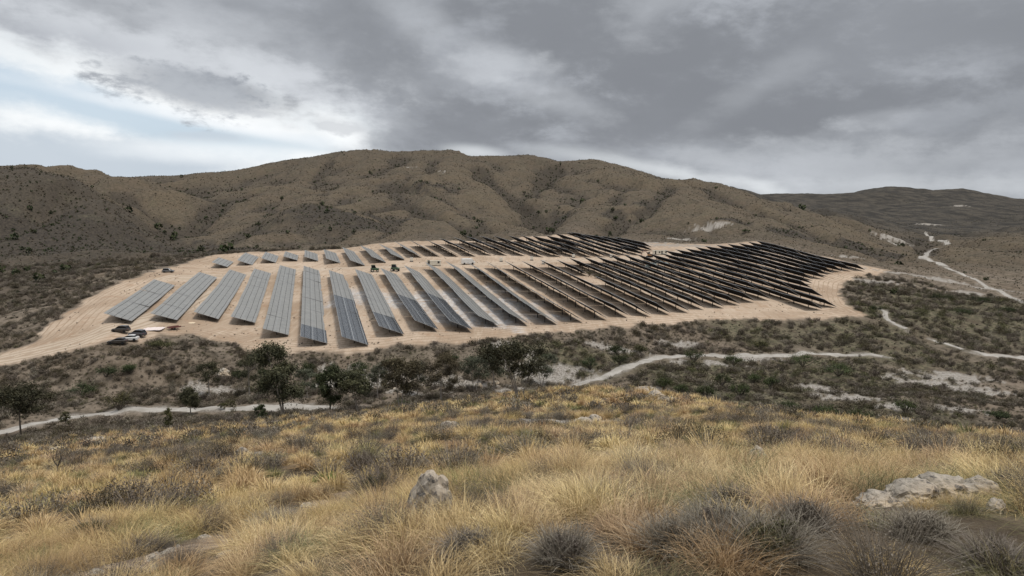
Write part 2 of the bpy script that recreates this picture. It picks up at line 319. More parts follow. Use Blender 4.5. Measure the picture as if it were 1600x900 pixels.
# dry ridges carry thin pale grass, hollows hold the dark scrub
def boxf(a_, n_, ax):
    p_ = np.concatenate([np.repeat(np.take(a_, [0], ax), n_, ax), a_, np.repeat(np.take(a_, [-1], ax), n_, ax)], ax); c_ = np.cumsum(p_, ax)
    c_ = np.concatenate([np.zeros_like(np.take(c_, [0], ax)), c_], ax); m_ = a_.shape[ax]
    return (np.take(c_, range(2 * n_ + 1, 2 * n_ + 1 + m_), ax) - np.take(c_, range(m_), ax)) / (2 * n_ + 1)
Hi = H[fr]; curv = np.zeros_like(Hi)
for n1_, n2_ in ((14, 3), (30, 6)): curv += Hi - boxf(boxf(Hi, n1_, 0), n2_, 1)
curv = curv / np.clip(RHO / 500, .5, 4)[None, :]
curv = boxf(boxf(curv, 2, 0), 1, 1)
crv = np.zeros_like(X); crv[fr] = np.clip(curv / 3.0, -1, 1) * hillm[fr]
dark = np.clip(np.maximum(dark, .75 * smooth(.14, .9, -crv + .12 * fbm(X / 20, Y / 20, 171, 3))), 0, 1)
gold = np.clip(gold + .4 * smooth(.05, .7, crv + .12 * fbm(X / 20, Y / 20, 173, 3)) * hillm * (1 - .6 * dark), 0, 1)

# a bare stony run-off crossing the grass at the lower left
runoff = np.full(X.shape, 9.0); jr = np.searchsorted(RHO, 40)
runoff[fr, :jr] = seg_dist(X[fr, :jr], Y[fr, :jr], world([(60, 960), (200, 885), (330, 848), (450, 805), (560, 770), (650, 742)], 2, H)) + .35 * fbm(X[fr, :jr] / .8, Y[fr, :jr] / .8, 161, 3)

# ------------------------------------------------------------------ node helpers
def new_mat(name):
    m = bpy.data.materials.new(name); m.use_nodes = True
    nt = m.node_tree; b = nt.nodes['Principled BSDF']
    return m, nt, b
def N(nt, t, **kw):
    n = nt.nodes.new(t)
    for k, v in kw.items():
        if k.startswith('i_'):
            n.inputs[k[2:].replace('_', ' ')].default_value = v
        else: setattr(n, k, v)
    return n
def mix(nt, fac, a, b, mode='MIX'):
    n = nt.nodes.new('ShaderNodeMix'); n.data_type = 'RGBA'; n.blend_type = mode
    for sock, val in ((n.inputs[0], fac), (n.inputs[6], a), (n.inputs[7], b)):
        if isinstance(val, bpy.types.NodeSocket): nt.links.new(val, sock)
        elif isinstance(val, (tuple, list)): sock.default_value = tuple(val) + ((1,) if len(val) == 3 else ())
        else: sock.default_value = val
    return n.outputs[2]
def math_(nt, op, a, b=0.0, c=None, clamp=False):
    n = nt.nodes.new('ShaderNodeMath'); n.operation = op; n.use_clamp = clamp
    for i, val in enumerate((a, b, c)):
        if val is None: continue
        if isinstance(val, bpy.types.NodeSocket): nt.links.new(val, n.inputs[i])
        else: n.inputs[i].default_value = val
    return n.outputs[0]
def sstep(nt, x, lo, hi):
    n = nt.nodes.new('ShaderNodeMapRange'); n.interpolation_type = 'SMOOTHSTEP'
    nt.links.new(x, n.inputs[0]); n.inputs[1].default_value = lo; n.inputs[2].default_value = hi
    return n.outputs[0]
def noise(nt, vec, scale, detail=5, rough=.6, dist=0.0):
    n = nt.nodes.new('ShaderNodeTexNoise'); n.inputs['Scale'].default_value = scale
    n.inputs['Detail'].default_value = detail; n.inputs['Roughness'].default_value = rough
    n.inputs['Distortion'].default_value = dist
    if vec is not None: nt.links.new(vec, n.inputs['Vector'])
    return n.outputs[0]
def link(o, parent=None):
    COL.objects.link(o)
    if parent is not None: o.parent = parent
    return o
def mesh_obj(name, verts, faces, mat, parent=None, uv=None, smoothf=False, mats=None, midx=None):
    me = bpy.data.meshes.new(name)
    me.from_pydata([tuple(v) for v in verts], [], [tuple(f) for f in faces]); me.update()
    for m in (mats or [mat]): me.materials.append(m)
    if midx is not None: me.polygons.foreach_set('material_index', midx)
    if smoothf: me.polygons.foreach_set('use_smooth', [True] * len(me.polygons))
    o = bpy.data.objects.new(name, me)
    return link(o, parent)
def np_mesh(name, V, Fc, mat, smoothf=False, attr=None):
    """V (n,3), Fc (m,k) numpy -> mesh"""
    me = bpy.data.meshes.new(name); m, k = Fc.shape
    me.vertices.add(len(V)); me.vertices.foreach_set('co', V.astype(np.float32).ravel())
    me.loops.add(m * k); me.loops.foreach_set('vertex_index', Fc.astype(np.int32).ravel())
    me.polygons.add(m); me.polygons.foreach_set('loop_start', np.arange(0, m * k, k, dtype=np.int32))
    try: me.polygons.foreach_set('loop_total', np.full(m, k, dtype=np.int32))
    except Exception: pass
    if smoothf: me.polygons.foreach_set('use_smooth', np.ones(m, bool))
    me.materials.append(mat); me.update(calc_edges=True)
    for nm, arr in (attr or {}).items():
        if arr.ndim == 2:
            a = me.color_attributes.new(nm, 'FLOAT_COLOR', 'POINT'); a.data.foreach_set('color', arr.astype(np.float32).ravel())
        else:
            a = me.attributes.new(nm, 'FLOAT', 'POINT'); a.data.foreach_set('value', arr.astype(np.float32))
    return me
def tag(o, label=None, cat=None, group=None, kind=None):
    if label: o['label'] = label
    if cat: o['category'] = cat
    if group: o['group'] = group
    if kind: o['kind'] = kind
    return o
def empty(name, loc, rz=0.0):
    o = bpy.data.objects.new(name, None); o.location = loc; o.rotation_euler = (0, 0, rz); o.empty_display_size = .5
    return link(o)

# ------------------------------------------------------------------ ground materials
def ground_material(name):
    m, nt, b = new_mat(name)
    tc = N(nt, 'ShaderNodeNewGeometry').outputs['Position']
    am = N(nt, 'ShaderNodeAttribute', attribute_name='zones')
    sepn = N(nt, 'ShaderNodeSeparateColor'); nt.links.new(am.outputs['Color'], sepn.inputs[0])
    dirt, palem, darkm = sepn.outputs[0], sepn.outputs[1], sepn.outputs[2]
    am2 = N(nt, 'ShaderNodeAttribute', attribute_name='cover')
    sep2 = N(nt, 'ShaderNodeSeparateColor'); nt.links.new(am2.outputs['Color'], sep2.inputs[0])
    goldm, greenm, spoilm = sep2.outputs[0], sep2.outputs[1], sep2.outputs[2]
    n1 = noise(nt, tc, .35, 8, .68); n2 = noise(nt, tc, .045, 6, .6); n3 = noise(nt, tc, 2.6, 6, .7); n4 = noise(nt, tc, .9, 4, .6)
    soil = mix(nt, sstep(nt, n1, .35, .65), (.072, .057, .043), (.120, .095, .071))
    soil = mix(nt, sstep(nt, n3, .5, .75), soil, (.15, .124, .098))
    scrub = mix(nt, sstep(nt, n4, .35, .6), (.045, .039, .027), (.092, .076, .051))
    hill = mix(nt, sstep(nt, n1, .44, .56), scrub, soil)
    tus = mix(nt, sstep(nt, n4, .4, .65), (.105, .083, .055), (.158, .126, .085))
    hill = mix(nt, math_(nt, 'MULTIPLY', goldm, sstep(nt, n1, .3, .62)), hill, tus)
    va = mix(nt, sstep(nt, n1, .38, .6), (.085, .068, .05), (.235, .19, .145))
    hill = mix(nt, math_(nt, 'MULTIPLY', N(nt, 'ShaderNodeAttribute', attribute_name='valley').outputs['Fac'], .8), hill, va)
    lit = mix(nt, sstep(nt, n3, .4, .7), (.075, .056, .036), (.15, .115, .078))
    hill = mix(nt, N(nt, 'ShaderNodeAttribute', attribute_name='litter').outputs['Fac'], hill, lit)
    ro = mix(nt, sstep(nt, n3, .4, .65), (.20, .145, .10), (.40, .31, .22))
    hill = mix(nt, N(nt, 'ShaderNodeAttribute', attribute_name='runoff').outputs['Fac'], hill, ro)
    hill = mix(nt, math_(nt, 'MULTIPLY', sstep(nt, n2, .4, .62), .35), hill, (.13, .095, .064))
    n5 = noise(nt, tc, .13, 7, .7, .4)
    hill = mix(nt, math_(nt, 'MULTIPLY', sstep(nt, n5, .56, .70), .6), hill, (.055, .046, .038))
    hill = mix(nt, math_(nt, 'MULTIPLY', sstep(nt, n5, .42, .30), .5), hill, (.17, .14, .108))
    dk = mix(nt, sstep(nt, n4, .35, .65), (.036, .031, .026), (.072, .06, .047))
    hill = mix(nt, math_(nt, 'MULTIPLY', darkm, math_(nt, 'ADD', .45, n1), clamp=True), hill, dk)
    gr = mix(nt, sstep(nt, n4, .4, .6), (.075, .07, .042), (.16, .138, .09))
    hill = mix(nt, math_(nt, 'MULTIPLY', greenm, sstep(nt, n1, .38, .55)), hill, gr)
    # cleared earth of the site
    d = mix(nt, sstep(nt, n2, .36, .62), (.355, .262, .185), (.50, .39, .292))
    d = mix(nt, sstep(nt, n1, .48, .75), d, (.36, .235, .15))
    d = mix(nt, sstep(nt, n3, .55, .8), d, (.53, .445, .36))
    d = mix(nt, math_(nt, 'MULTIPLY', sstep(nt, n4, .6, .72), .55), d, (.24, .19, .13))
    sp = mix(nt, sstep(nt, n1, .35, .6), (.33, .30, .28), (.56, .54, .52))
    d = mix(nt, math_(nt, 'MULTIPLY', spoilm, sstep(nt, n4, .25, .6)), d, sp)
    up = N(nt, 'ShaderNodeAttribute', attribute_name='upland').outputs['Fac']
    ul = mix(nt, sstep(nt, noise(nt, tc, .02, 8, .7), .4, .62), (.034, .031, .027), (.078, .067, .053))
    hill = mix(nt, up, hill, ul)
    ed = N(nt, 'ShaderNodeAttribute', attribute_name='edge').outputs['Fac']
    edn = math_(nt, 'ADD', ed, math_(nt, 'MULTIPLY', n2, 3.0))
    rut = math_(nt, 'ABSOLUTE', math_(nt, 'SINE', math_(nt, 'MULTIPLY', edn, 1.9)))
    rut = math_(nt, 'MULTIPLY', sstep(nt, rut, .45, .1), math_(nt, 'MULTIPLY', sstep(nt, edn, -9.5, -7.5), .55))
    wob = N(nt, 'ShaderNodeMapping'); wob.inputs['Rotation'].default_value = (0, 0, math.radians(-16.4)); wob.inputs['Scale'].default_value = (.9, .06, 1)
    nt.links.new(tc, wob.inputs[0]); st_ = noise(nt, wob.outputs[0], 1.0, 5, .65)
    d = mix(nt, math_(nt, 'MULTIPLY', sstep(nt, st_, .5, .66), .35), d, (.30, .225, .155))
    d = mix(nt, math_(nt, 'MULTIPLY', sstep(nt, st_, .48, .34), .4), d, (.58, .48, .37))
    d = mix(nt, math_(nt, 'MULTIPLY', rut, 1.5, clamp=True), d, (.30, .215, .145))
    wh = N(nt, 'ShaderNodeAttribute', attribute_name='wheel').outputs['Fac']
    d = mix(nt, math_(nt, 'MULTIPLY', sstep(nt, wh, 4.2, 2.6), .75), d, (.52, .43, .335))
    for c0_ in (.9, 2.3): d = mix(nt, math_(nt, 'MULTIPLY', sstep(nt, math_(nt, 'ABSOLUTE', math_(nt, 'SUBTRACT', wh, c0_)), .42, .15), .7), d, (.34, .25, .175))
    c = mix(nt, dirt, hill, d)
    pl = mix(nt, sstep(nt, n3, .35, .65), (.17, .145, .12), (.41, .38, .34))
    c = mix(nt, palem, c, pl)
    nt.links.new(c, b.inputs['Base Color']); b.inputs['Roughness'].default_value = .95
    b.inputs['Specular IOR Level'].default_value = .15
    bp = N(nt, 'ShaderNodeBump'); bp.inputs['Strength'].default_value = .8; bp.inputs['Distance'].default_value = .35
    hsum = math_(nt, 'ADD', math_(nt, 'MULTIPLY', n1, 1.6), math_(nt, 'MULTIPLY', n3, .35))
    nt.links.new(hsum, bp.inputs['Height']); nt.links.new(bp.outputs[0], b.inputs['Normal'])
    return m
M = {}
M['ground'] = ground_material('ground_cover_and_soil')
M['track'], nt, b = new_mat('pale_gravel')
tc = N(nt, 'ShaderNodeNewGeometry').outputs['Position']
c = mix(nt, sstep(nt, noise(nt, tc, .5, 6, .6), .3, .7), (.29, .265, .23), (.42, .39, .35))
c = mix(nt, sstep(nt, noise(nt, tc, 3., 5, .7), .55, .75), c, (.25, .215, .175))
nt.links.new(c, b.inputs['Base Color']); b.inputs['Roughness'].default_value = .95

# ------------------------------------------------------------------ ground meshes (one sheet, split by surface)
Z = H
V = np.stack([X, Y, Z], -1).reshape(-1, 3)
idx = np.arange(NT * NR).reshape(NT, NR)
a = idx; bnx = np.roll(idx, -1, 0)
# order of theta: inner left->right then round the back, closing the circle
quads = np.stack([a[:, :-1], a[:, 1:], bnx[:, 1:], bnx[:, :-1]], -1).reshape(-1, 4)
dirtm = smooth(.8, -.8, sdn)
roadm = smooth(.15, -.15, rdist) * (1 - .0)
zones = np.stack([dirtm, np.clip(np.maximum(pale * (1 - .2 * dirtm), .7 * smooth(.6, -.6, rdist)), 0, 1), dark * (1 - dirtm), np.ones_like(dirtm)], -1).reshape(-1, 4)
cover = np.stack([gold, green, spoil, np.ones_like(gold)], -1).reshape(-1, 4)
dq = dirtm.reshape(-1)[quads].mean(1); rr_q = np.hypot(V[quads, 0], V[quads, 1]).mean(1)
upl = np.broadcast_to(smooth(900, 1700, RHO)[None, :], X.shape).reshape(-1)
sel = {'cleared_earth': (dq > .5, M['ground']), 'far_hills': ((rr_q > 1400) & (dq <= .5), M['ground']), 'hillside_ground': ((dq <= .5) & (rr_q <= 1400), M['ground'])}
edgev = sd.reshape(-1); entv = np.full(X.shape, 60.0); entv[fr, J0:J1] = np.minimum(edist[fr, J0:J1], seg_dist(X[fr, J0:J1], Y[fr, J0:J1], world([(262, 436), (330, 431), (430, 424), (520, 420), (620, 418), (720, 414), (800, 411), (880, 407), (960, 404), (1030, 402), (1090, 386)], 150, H))); entv = (entv + .5 * fbm(X / 8, Y / 8, 181, 3)).reshape(-1)
valv = (smooth(80, 96, RHO)[None, :] * (1 - smooth(.9, 1.2, RHO[None, :] / kb)) * (1 - .7 * green)).reshape(-1)
litv = np.broadcast_to(1 - smooth(70, 95, RHO)[None, :], X.shape).reshape(-1); rov = smooth(.55, .2, runoff).reshape(-1)
for nm, (msk, mt) in sel.items():
    q = quads[msk]; used, inv = np.unique(q, return_inverse=True); q2 = inv.reshape(q.shape)
    me = np_mesh(nm, V[used], q2, mt, True, {'zones': zones[used], 'cover': cover[used], 'upland': upl[used], 'edge': edgev[used], 'wheel': entv[used], 'litter': litv[used], 'valley': valv[used], 'runoff': rov[used]})
    tag(link(bpy.data.objects.new(nm, me)), kind='structure')

# ------------------------------------------------------------------ gravel tracks: strips laid on the ground
NAMES = {'near': 'gravel_track', 'mid': 'gravel_track', 'fork': 'stony_path', 'fork2': 'stony_path', 'right': 'gravel_track', 'far': 'gravel_track', 'far2': 'gravel_track', 'far3': 'stony_path'}
for nm, (w, hw) in TR.items():
    if nm == 'entry': continue
    P0 = np.array(w); d = np.r_[0, np.cumsum(np.hypot(*np.diff(P0, axis=0).T))]
    q = np.arange(0, d[-1], .6); xs = np.interp(q, d, P0[:, 0]); ys = np.interp(q, d, P0[:, 1])
    kk = 9; ker = np.hanning(2 * kk + 3)[1:-1]; ker /= ker.sum()
    xs = np.convolve(np.pad(xs, kk, 'edge'), ker, 'valid'); ys = np.convolve(np.pad(ys, kk, 'edge'), ker, 'valid')
    tx, ty = np.gradient(xs), np.gradient(ys); ln = np.hypot(tx, ty) + 1e-9; tx /= ln; ty /= ln
    offs = np.array([-1, -.62, -.2, .2, .62, 1.0]); n_ = len(q)
    wl = hw * (1 + .35 * fbm(q / 5, q * 0 + hw * 9, 141, 3)); wr = hw * (1 + .35 * fbm(q / 5, q * 0 + hw * 9 + 40, 143, 3))
    VX = xs[:, None] + ty[:, None] * np.where(offs < 0, wl[:, None], wr[:, None]) * offs[None, :]; VY = ys[:, None] - tx[:, None] * np.where(offs < 0, wl[:, None], wr[:, None]) * offs[None, :]
    VZ = hq(VX, VY) + np.array([-.06, .06, .05, .05, .06, -.06])[None, :] + .02
    ii = np.arange(n_ * 6).reshape(n_, 6); fq_ = np.stack([ii[:-1, :-1], ii[:-1, 1:], ii[1:, 1:], ii[1:, :-1]], -1).reshape(-1, 4)
    me = np_mesh(NAMES[nm], np.stack([VX, VY, VZ], -1).reshape(-1, 3), fq_[:, ::-1], M['track'], True)
    tag(link(bpy.data.objects.new(NAMES[nm], me)), kind='structure')

# ------------------------------------------------------------------ field samplers for scattering
def fq(tab, x, y): return hq(x, y, tab)
#PART2
# ------------------------------------------------------------------ solar field
def glass_material(name, sky_sheen):
    m, nt, b = new_mat(name)
    uv = N(nt, 'ShaderNodeUVMap').outputs[0]
    sp = N(nt, 'ShaderNodeSeparateXYZ'); nt.links.new(uv, sp.inputs[0])
    def lines(c, per, wid):
        f = math_(nt, 'FRACT', math_(nt, 'DIVIDE', c, per))
        d = math_(nt, 'ABSOLUTE', math_(nt, 'SUBTRACT', f, .5))
        return math_(nt, 'GREATER_THAN', d, .5 - wid / per / 2)
    fr_ = math_(nt, 'MAXIMUM', lines(sp.outputs[0], 1.14, .05), lines(sp.outputs[1], 2.58, .07))
    cell = math_(nt, 'MAXIMUM', lines(sp.outputs[0], .19, .012), lines(sp.outputs[1], .19, .010))
    tc = N(nt, 'ShaderNodeNewGeometry').outputs['Position']
    du = noise(nt, tc, .8, 4, .6)
    if sky_sheen:
        base = mix(nt, sstep(nt, du, .3, .7), (.195, .193, .180), (.27, .262, .24))  # the bright sky's reflection is put into this pale grey base
    else:
        base = mix(nt, sstep(nt, du, .3, .7), (.030, .038, .048), (.055, .06, .066))
    base = mix(nt, math_(nt, 'MULTIPLY', cell, .4), base, (.20, .21, .215))
    base = mix(nt, fr_, base, (.50, .51, .51) if not sky_sheen else (.30, .305, .30))
    nt.links.new(base, b.inputs['Base Color']); b.inputs['Roughness'].default_value = .34 if sky_sheen else .2
    b.inputs['IOR'].default_value = 1.45
    return m
M['glass_sheen'] = glass_material('sky_sheen_photovoltaic_glass', True)
M['glass_dark'] = glass_material('dark_photovoltaic_glass', False)
def plain(name, col, rough=.6, metal=0.0, var=.15, scale=3.0, spec=.3):
    m, nt, b = new_mat(name)
    tc = N(nt, 'ShaderNodeNewGeometry').outputs['Position']
    c = mix(nt, noise(nt, tc, scale, 5, .6), tuple(x * (1 - var) for x in col), tuple(min(1, x * (1 + var)) for x in col))
    nt.links.new(c, b.inputs['Base Color']); b.inputs['Roughness'].default_value = rough; b.inputs['Metallic'].default_value = metal; b.inputs['Specular IOR Level'].default_value = spec
    return m
M['backsheet'] = plain('panel_backsheet', (.034, .033, .035), .8, spec=.08)
M['galv'] = plain('galvanised_steel', (.10, .10, .105), .6, .4)
M['post_steel'] = plain('weathered_post_steel', (.07, .065, .06), .9, spec=.1)
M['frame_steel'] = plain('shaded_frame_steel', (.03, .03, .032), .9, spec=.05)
M['alu'] = plain('anodised_frame', (.55, .56, .57), .4, .5)

PD = (math.sin(math.radians(-16.4)), math.cos(math.radians(-16.4)))   # along the rows, away from the viewer
PP = (PD[1], -PD[0])                                                  # across the rows
def cl(c, Yp):
    """point of row offset c at depth Yp"""
    l = (Yp - c * PP[1]) / PD[1]
    return c * PP[0] + l * PD[0], Yp
WID, TILT = 5.6, math.radians(26)
HX, HZ = WID / 2 * math.cos(TILT), WID / 2 * math.sin(TILT)
post_me = None
def post_mesh():
    # H-section driven post, unit height from -1 to 0
    w_, t_, h_ = .09, .02, 1.0
    bx_ = [(-w_, w_, -w_, -w_ + t_), (-w_, w_, w_ - t_, w_), (-t_ / 2, t_ / 2, -w_ + t_, w_ - t_)]
    v = []; f = []
    for x0, x1, y0, y1 in bx_:
        k = len(v)
        v += [(x0, y0, -h_), (x1, y0, -h_), (x1, y1, -h_), (x0, y1, -h_), (x0, y0, 0), (x1, y0, 0), (x1, y1, 0), (x0, y1, 0)]
        f += [(k, k + 3, k + 2, k + 1), (k + 4, k + 5, k + 6, k + 7)] + [(k + i, k + (i + 1) % 4, k + 4 + (i + 1) % 4, k + 4 + i) for i in range(4)]
    me = bpy.data.meshes.new('support_post'); me.from_pydata(v, [], f); me.materials.append(M['post_steel']); me.update()
    return me
post_me = post_mesh()
ORD = ['first', 'second', 'third', 'fourth', 'fifth', 'sixth', 'seventh', 'eighth', 'ninth', 'tenth', 'eleventh', 'twelfth', 'thirteenth', 'fourteenth', 'fifteenth',
       'sixteenth', 'seventeenth', 'eighteenth', 'nineteenth', 'twentieth', 'twenty-first', 'twenty-second', 'twenty-third', 'twenty-fourth', 'twenty-fifth', 'twenty-sixth',
       'twenty-seventh', 'twenty-eighth', 'twenty-ninth', 'thirtieth', 'thirty-first', 'thirty-second', 'thirty-third', 'thirty-fourth', 'thirty-fifth', 'thirty-sixth', 'thirty-seventh']
def row_tilt(c): return math.radians(19 + 13 * float(smooth(-4, 76, c)) - 3.5 * float(smooth(90, 170, c)))
def panel_row(c, Y0, Y1, label, group, seglen=19.0, darkn=0, tilt_k=1.0):
    l0 = (Y0 - c * PP[1]) / PD[1]; l1 = (Y1 - c * PP[1]) / PD[1]; L = l1 - l0
    n = max(1, int(round(L / seglen))); r = random.Random(int(c * 7 + Y0))
    cuts = [l0 + L * i / n + (r.uniform(-2.5, 2.5) if 0 < i < n else 0) for i in range(n + 1)]
    pt = lambda l, off=0: ((c + off) * PP[0] + l * PD[0], (c + off) * PP[1] + l * PD[1])
    gz = [float(np.mean([hq(*pt(min(max(l + d_, l0), l1))) for d_ in (-9, -5, 0, 5, 9)])) + WID / 2 * math.sin(row_tilt(c)) + .32 + r.uniform(-.15, .15) for l in cuts]
    bx0, by0 = pt(l0); root = empty('solar_panel_row', (bx0, by0, float(hq(bx0, by0))))
    tag(root, label, 'solar panels', group)
    R = np.array(root.location)
    for i in range(n):
        a0, a1 = cuts[i] + (.14 if i else 0), cuts[i + 1] - .14
        z0 = gz[i] + r.uniform(-.05, .05); z1 = gz[i + 1] + r.uniform(-.05, .05)
        tl = row_tilt(c) + math.radians(r.uniform(-1.5, 1.5)); hx, hz = WID / 2 * math.cos(tl), WID / 2 * math.sin(tl)
        nrm = np.array([PP[0] * math.sin(tl), PP[1] * math.sin(tl), math.cos(tl)])
        def P(l, side, z, dn=0.0):
            x, y = pt(l, side * hx); return np.array([x, y, z - side * hz]) - nrm * dn - R
        v = [P(a0, -1, z0), P(a0, 1, z0), P(a1, 1, z1), P(a1, -1, z1), P(a0, -1, z0, .07), P(a0, 1, z0, .07), P(a1, 1, z1, .07), P(a1, -1, z1, .07)]
        f = [(0, 1, 2, 3), (7, 6, 5, 4), (4, 5, 1, 0), (5, 6, 2, 1), (6, 7, 3, 2), (7, 4, 0, 3)]
        clean = (i < darkn)  # dark glass, without the pale sky sheen in its colour
        o = mesh_obj('panel_table', v, f, None, root, mats=[M['glass_dark' if clean else 'glass_sheen'], M['backsheet'], M['alu']], midx=[0, 1, 2, 2, 2, 2])
        if clean and darkn < n: o['label'] = 'darker panel table'
        uvl = o.data.uv_layers.new(name='UVMap'); SL = a1 - a0
        uvs = [(0, 0), (0, WID), (SL, WID), (SL, 0)]
        for li, (uu, vv) in enumerate(uvs): uvl.data[li].uv = (uu, vv)
        # purlins and rafters under the table, one steel frame per table
        fv = []; ff = []
        def bar(p, q, w, h):
            k = len(fv); d = (q - p); d = d / np.linalg.norm(d); sd_ = np.cross(d, nrm); sd_ /= np.linalg.norm(sd_)
            for base in (p, q):
                for sx_, sz_ in ((-1, 0), (1, 0), (1, -1), (-1, -1)):
                    fv.append(base + sd_ * w / 2 * sx_ - nrm * h * sz_)
            ff.extend([(k, k + 1, k + 2, k + 3), (k + 7, k + 6, k + 5, k + 4)] + [(k + j, k + 4 + j, k + 4 + (j + 1) % 4, k + (j + 1) % 4) for j in range(4)])
        for sd_ in (-.72, -.25, .25, .72): bar(P(a0, sd_, z0, .072), P(a1, sd_, z1, .072), .07, .09)
        npst = max(2, int(SL / 5.5)); 
        for j in range(npst):
            t = (j + .5) / npst; l = a0 + (a1 - a0) * t; z = z0 + (z1 - z0) * t
            bar(P(l, -.85, z, .165), P(l, .85, z, .165), .08, .1)
            px, py = pt(l); g = float(hq(px, py)) - .15
            top = z - .26
            po = bpy.data.objects.new('support_post', post_me); link(po, root)
            po.location = (px - R[0], py - R[1], top - R[2]); po.scale = (1, 1, top - g); po.rotation_euler = (0, 0, math.radians(16.4))
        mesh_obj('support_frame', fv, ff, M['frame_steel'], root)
    return root
FRONT = [(-40, 144, 192), (-32, 150.6, 219), (-24, 158, 231), (-16, 160, 232), (-8, 148, 240), (0, 139, 240), (8, 136, 224), (16, 144, 220), (24, 149, 222), (32, 152, 227),
         (40, 160, 236), (48, 164, 242), (56, 167.5, 247), (64, 172, 252), (72, 177, 257), (80, 183, 263), (88, 188, 267), (96, 193, 235), (104, 198.5, 281), (112, 205, 288),
         (120, 209, 295), (128, 214.5, 301), (136, 220, 306), (144, 225, 311), (152, 213, 316), (160, 218, 321), (168, 235, 334), (176, 252, 340), (184, 263, 346), (192, 274, 352),
         (200, 279, 358), (208, 288, 362), (216, 296, 366), (224, 302, 370), (232, 307, 375), (240, 310, 381)]
UPPER = [(-32, 247, 267), (-24, 256, 289), (-16, 265, 291), (-8, 272, 296), (0, 270, 301), (8, 258, 303), (16, 246, 305), (24, 252, 308), (32, 262, 309), (40, 272, 320), (48, 278, 326), (56, 281, 332),
         (64, 286, 341), (72, 292, 348), (80, 297, 355), (88, 299, 361), (96, 300, 365), (104, 302, 367), (112, 305, 373), (120, 309, 380), (128, 313, 382), (136, 318, 391), (144, 325, 384), (152, 330, 412),
         (160, 345, 438), (168, 354, 462), (176, 372, 408)]
for k, (c, a_, b_) in enumerate(FRONT):
    if k < 18 or (18 <= k < 26):
        lab = '%s long solar panel row from the left in the near block' % ORD[k]
        if k == 0: lab = 'leftmost tilted solar panel row of the near block, beside the dirt entrance'
        grp = 'solar panel rows of the near block'
    else:
        lab = '%s dark panel row from the top of the right-hand block' % ORD[35 - k]
        if k == 35: lab = 'topmost dark panel row of the right-hand block, under the hillside'
        grp = 'solar panel rows of the right block'
    dn = {5: 1, 6: 3, 7: 1, 8: 2, 9: 2}.get(k, 0)
    if k == 17: lab = 'near-block panel row that stops short below the reddish scrub island'
    panel_row(c, a_, b_, lab, grp, 15.0, dn)
panel_row(96, 252, 272, 'short stub of panel row just above the reddish scrub island', 'solar panel rows of the near block', 20)
for k, (c, a_, b_) in enumerate(UPPER):
    lab = '%s solar panel row from the left in the block beyond the dirt corridor' % ORD[k]
    if k == 0: lab = 'smallest solar panel table at the far left end of the upper block'
    if k == len(UPPER) - 1: lab = 'short outlying panel row at the foot of the hill beside pale gravel'
    panel_row(c, a_, b_, lab, 'solar panel rows of the upper block', 16.0)
# ------------------------------------------------------------------ vegetation materials
def leaf_material(name, stops, rand=.25, rough=.75, trans=.0, patch=None):
    """stops: list of colours blended by the per-leaf 'tint' attribute, then varied per plant"""
    m, nt, b = new_mat(name)
    at = N(nt, 'ShaderNodeAttribute', attribute_name='tint')
    cr = N(nt, 'ShaderNodeValToRGB'); nt.links.new(at.outputs['Fac'], cr.inputs[0])
    els = cr.color_ramp.elements
    els[0].position = 0; els[0].color = stops[0] + (1,); els[1].position = 1; els[1].color = stops[-1] + (1,)
    for i, s in enumerate(stops[1:-1]):
        e = els.new((i + 1) / (len(stops) - 1)); e.color = s + (1,)
    oi = N(nt, 'ShaderNodeObjectInfo')
    br = math_(nt, 'ADD', 1 - rand, math_(nt, 'MULTIPLY', oi.outputs['Random'], 2 * rand))
    tc = N(nt, 'ShaderNodeNewGeometry').outputs['Position']
    nz = noise(nt, tc, .22, 4, .6)
    hs = N(nt, 'ShaderNodeHueSaturation')
    nt.links.new(cr.outputs[0], hs.inputs['Color']); nt.links.new(br, hs.inputs['Value'])
    nt.links.new(math_(nt, 'ADD', .485, math_(nt, 'MULTIPLY', oi.outputs['Random'], .03)), hs.inputs['Hue'])
    nt.links.new(math_(nt, 'ADD', .70, math_(nt, 'MULTIPLY', nz, .5)), hs.inputs['Saturation'])
    col = hs.outputs[0]
    if patch: col = mix(nt, math_(nt, 'MULTIPLY', sstep(nt, nz, .45, .65), .45), col, patch)
    nt.links.new(col, b.inputs['Base Color']); b.inputs['Roughness'].default_value = rough
    b.inputs['Specular IOR Level'].default_value = .2
    return m
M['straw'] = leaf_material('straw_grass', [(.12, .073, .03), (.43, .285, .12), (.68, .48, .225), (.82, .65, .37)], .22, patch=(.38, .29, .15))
M['straw_green'] = leaf_material('olive_grass', [(.07, .07, .03), (.17, .16, .065), (.33, .27, .11), (.46, .38, .18)], .2)
M['grey_twig'] = leaf_material('grey_dry_twigs', [(.06, .047, .034), (.13, .105, .078), (.215, .18, .14), (.33, .285, .225)], .25)
M['dark_leaf'] = leaf_material('dark_green_leaves', [(.012, .018, .008), (.032, .044, .018), (.062, .075, .03), (.10, .11, .05)], .2)
M['olive_leaf'] = leaf_material('olive_green_leaves', [(.026, .028, .013), (.065, .064, .029), (.115, .108, .048), (.17, .152, .073)], .2)
M['bright_leaf'] = leaf_material('fresh_green_leaves', [(.04, .08, .015), (.10, .18, .03), (.17, .27, .06), (.24, .34, .10)], .1)
M['brown_leaf'] = leaf_material('brownish_leaves', [(.025, .02, .012), (.058, .047, .028), (.098, .08, .046), (.15, .12, .07)], .2)
M['scrub'] = leaf_material('hillside_scrub_leaves', [(.038, .032, .023), (.072, .061, .043), (.11, .093, .065), (.16, .135, .092)], .3, patch=(.12, .09, .06))
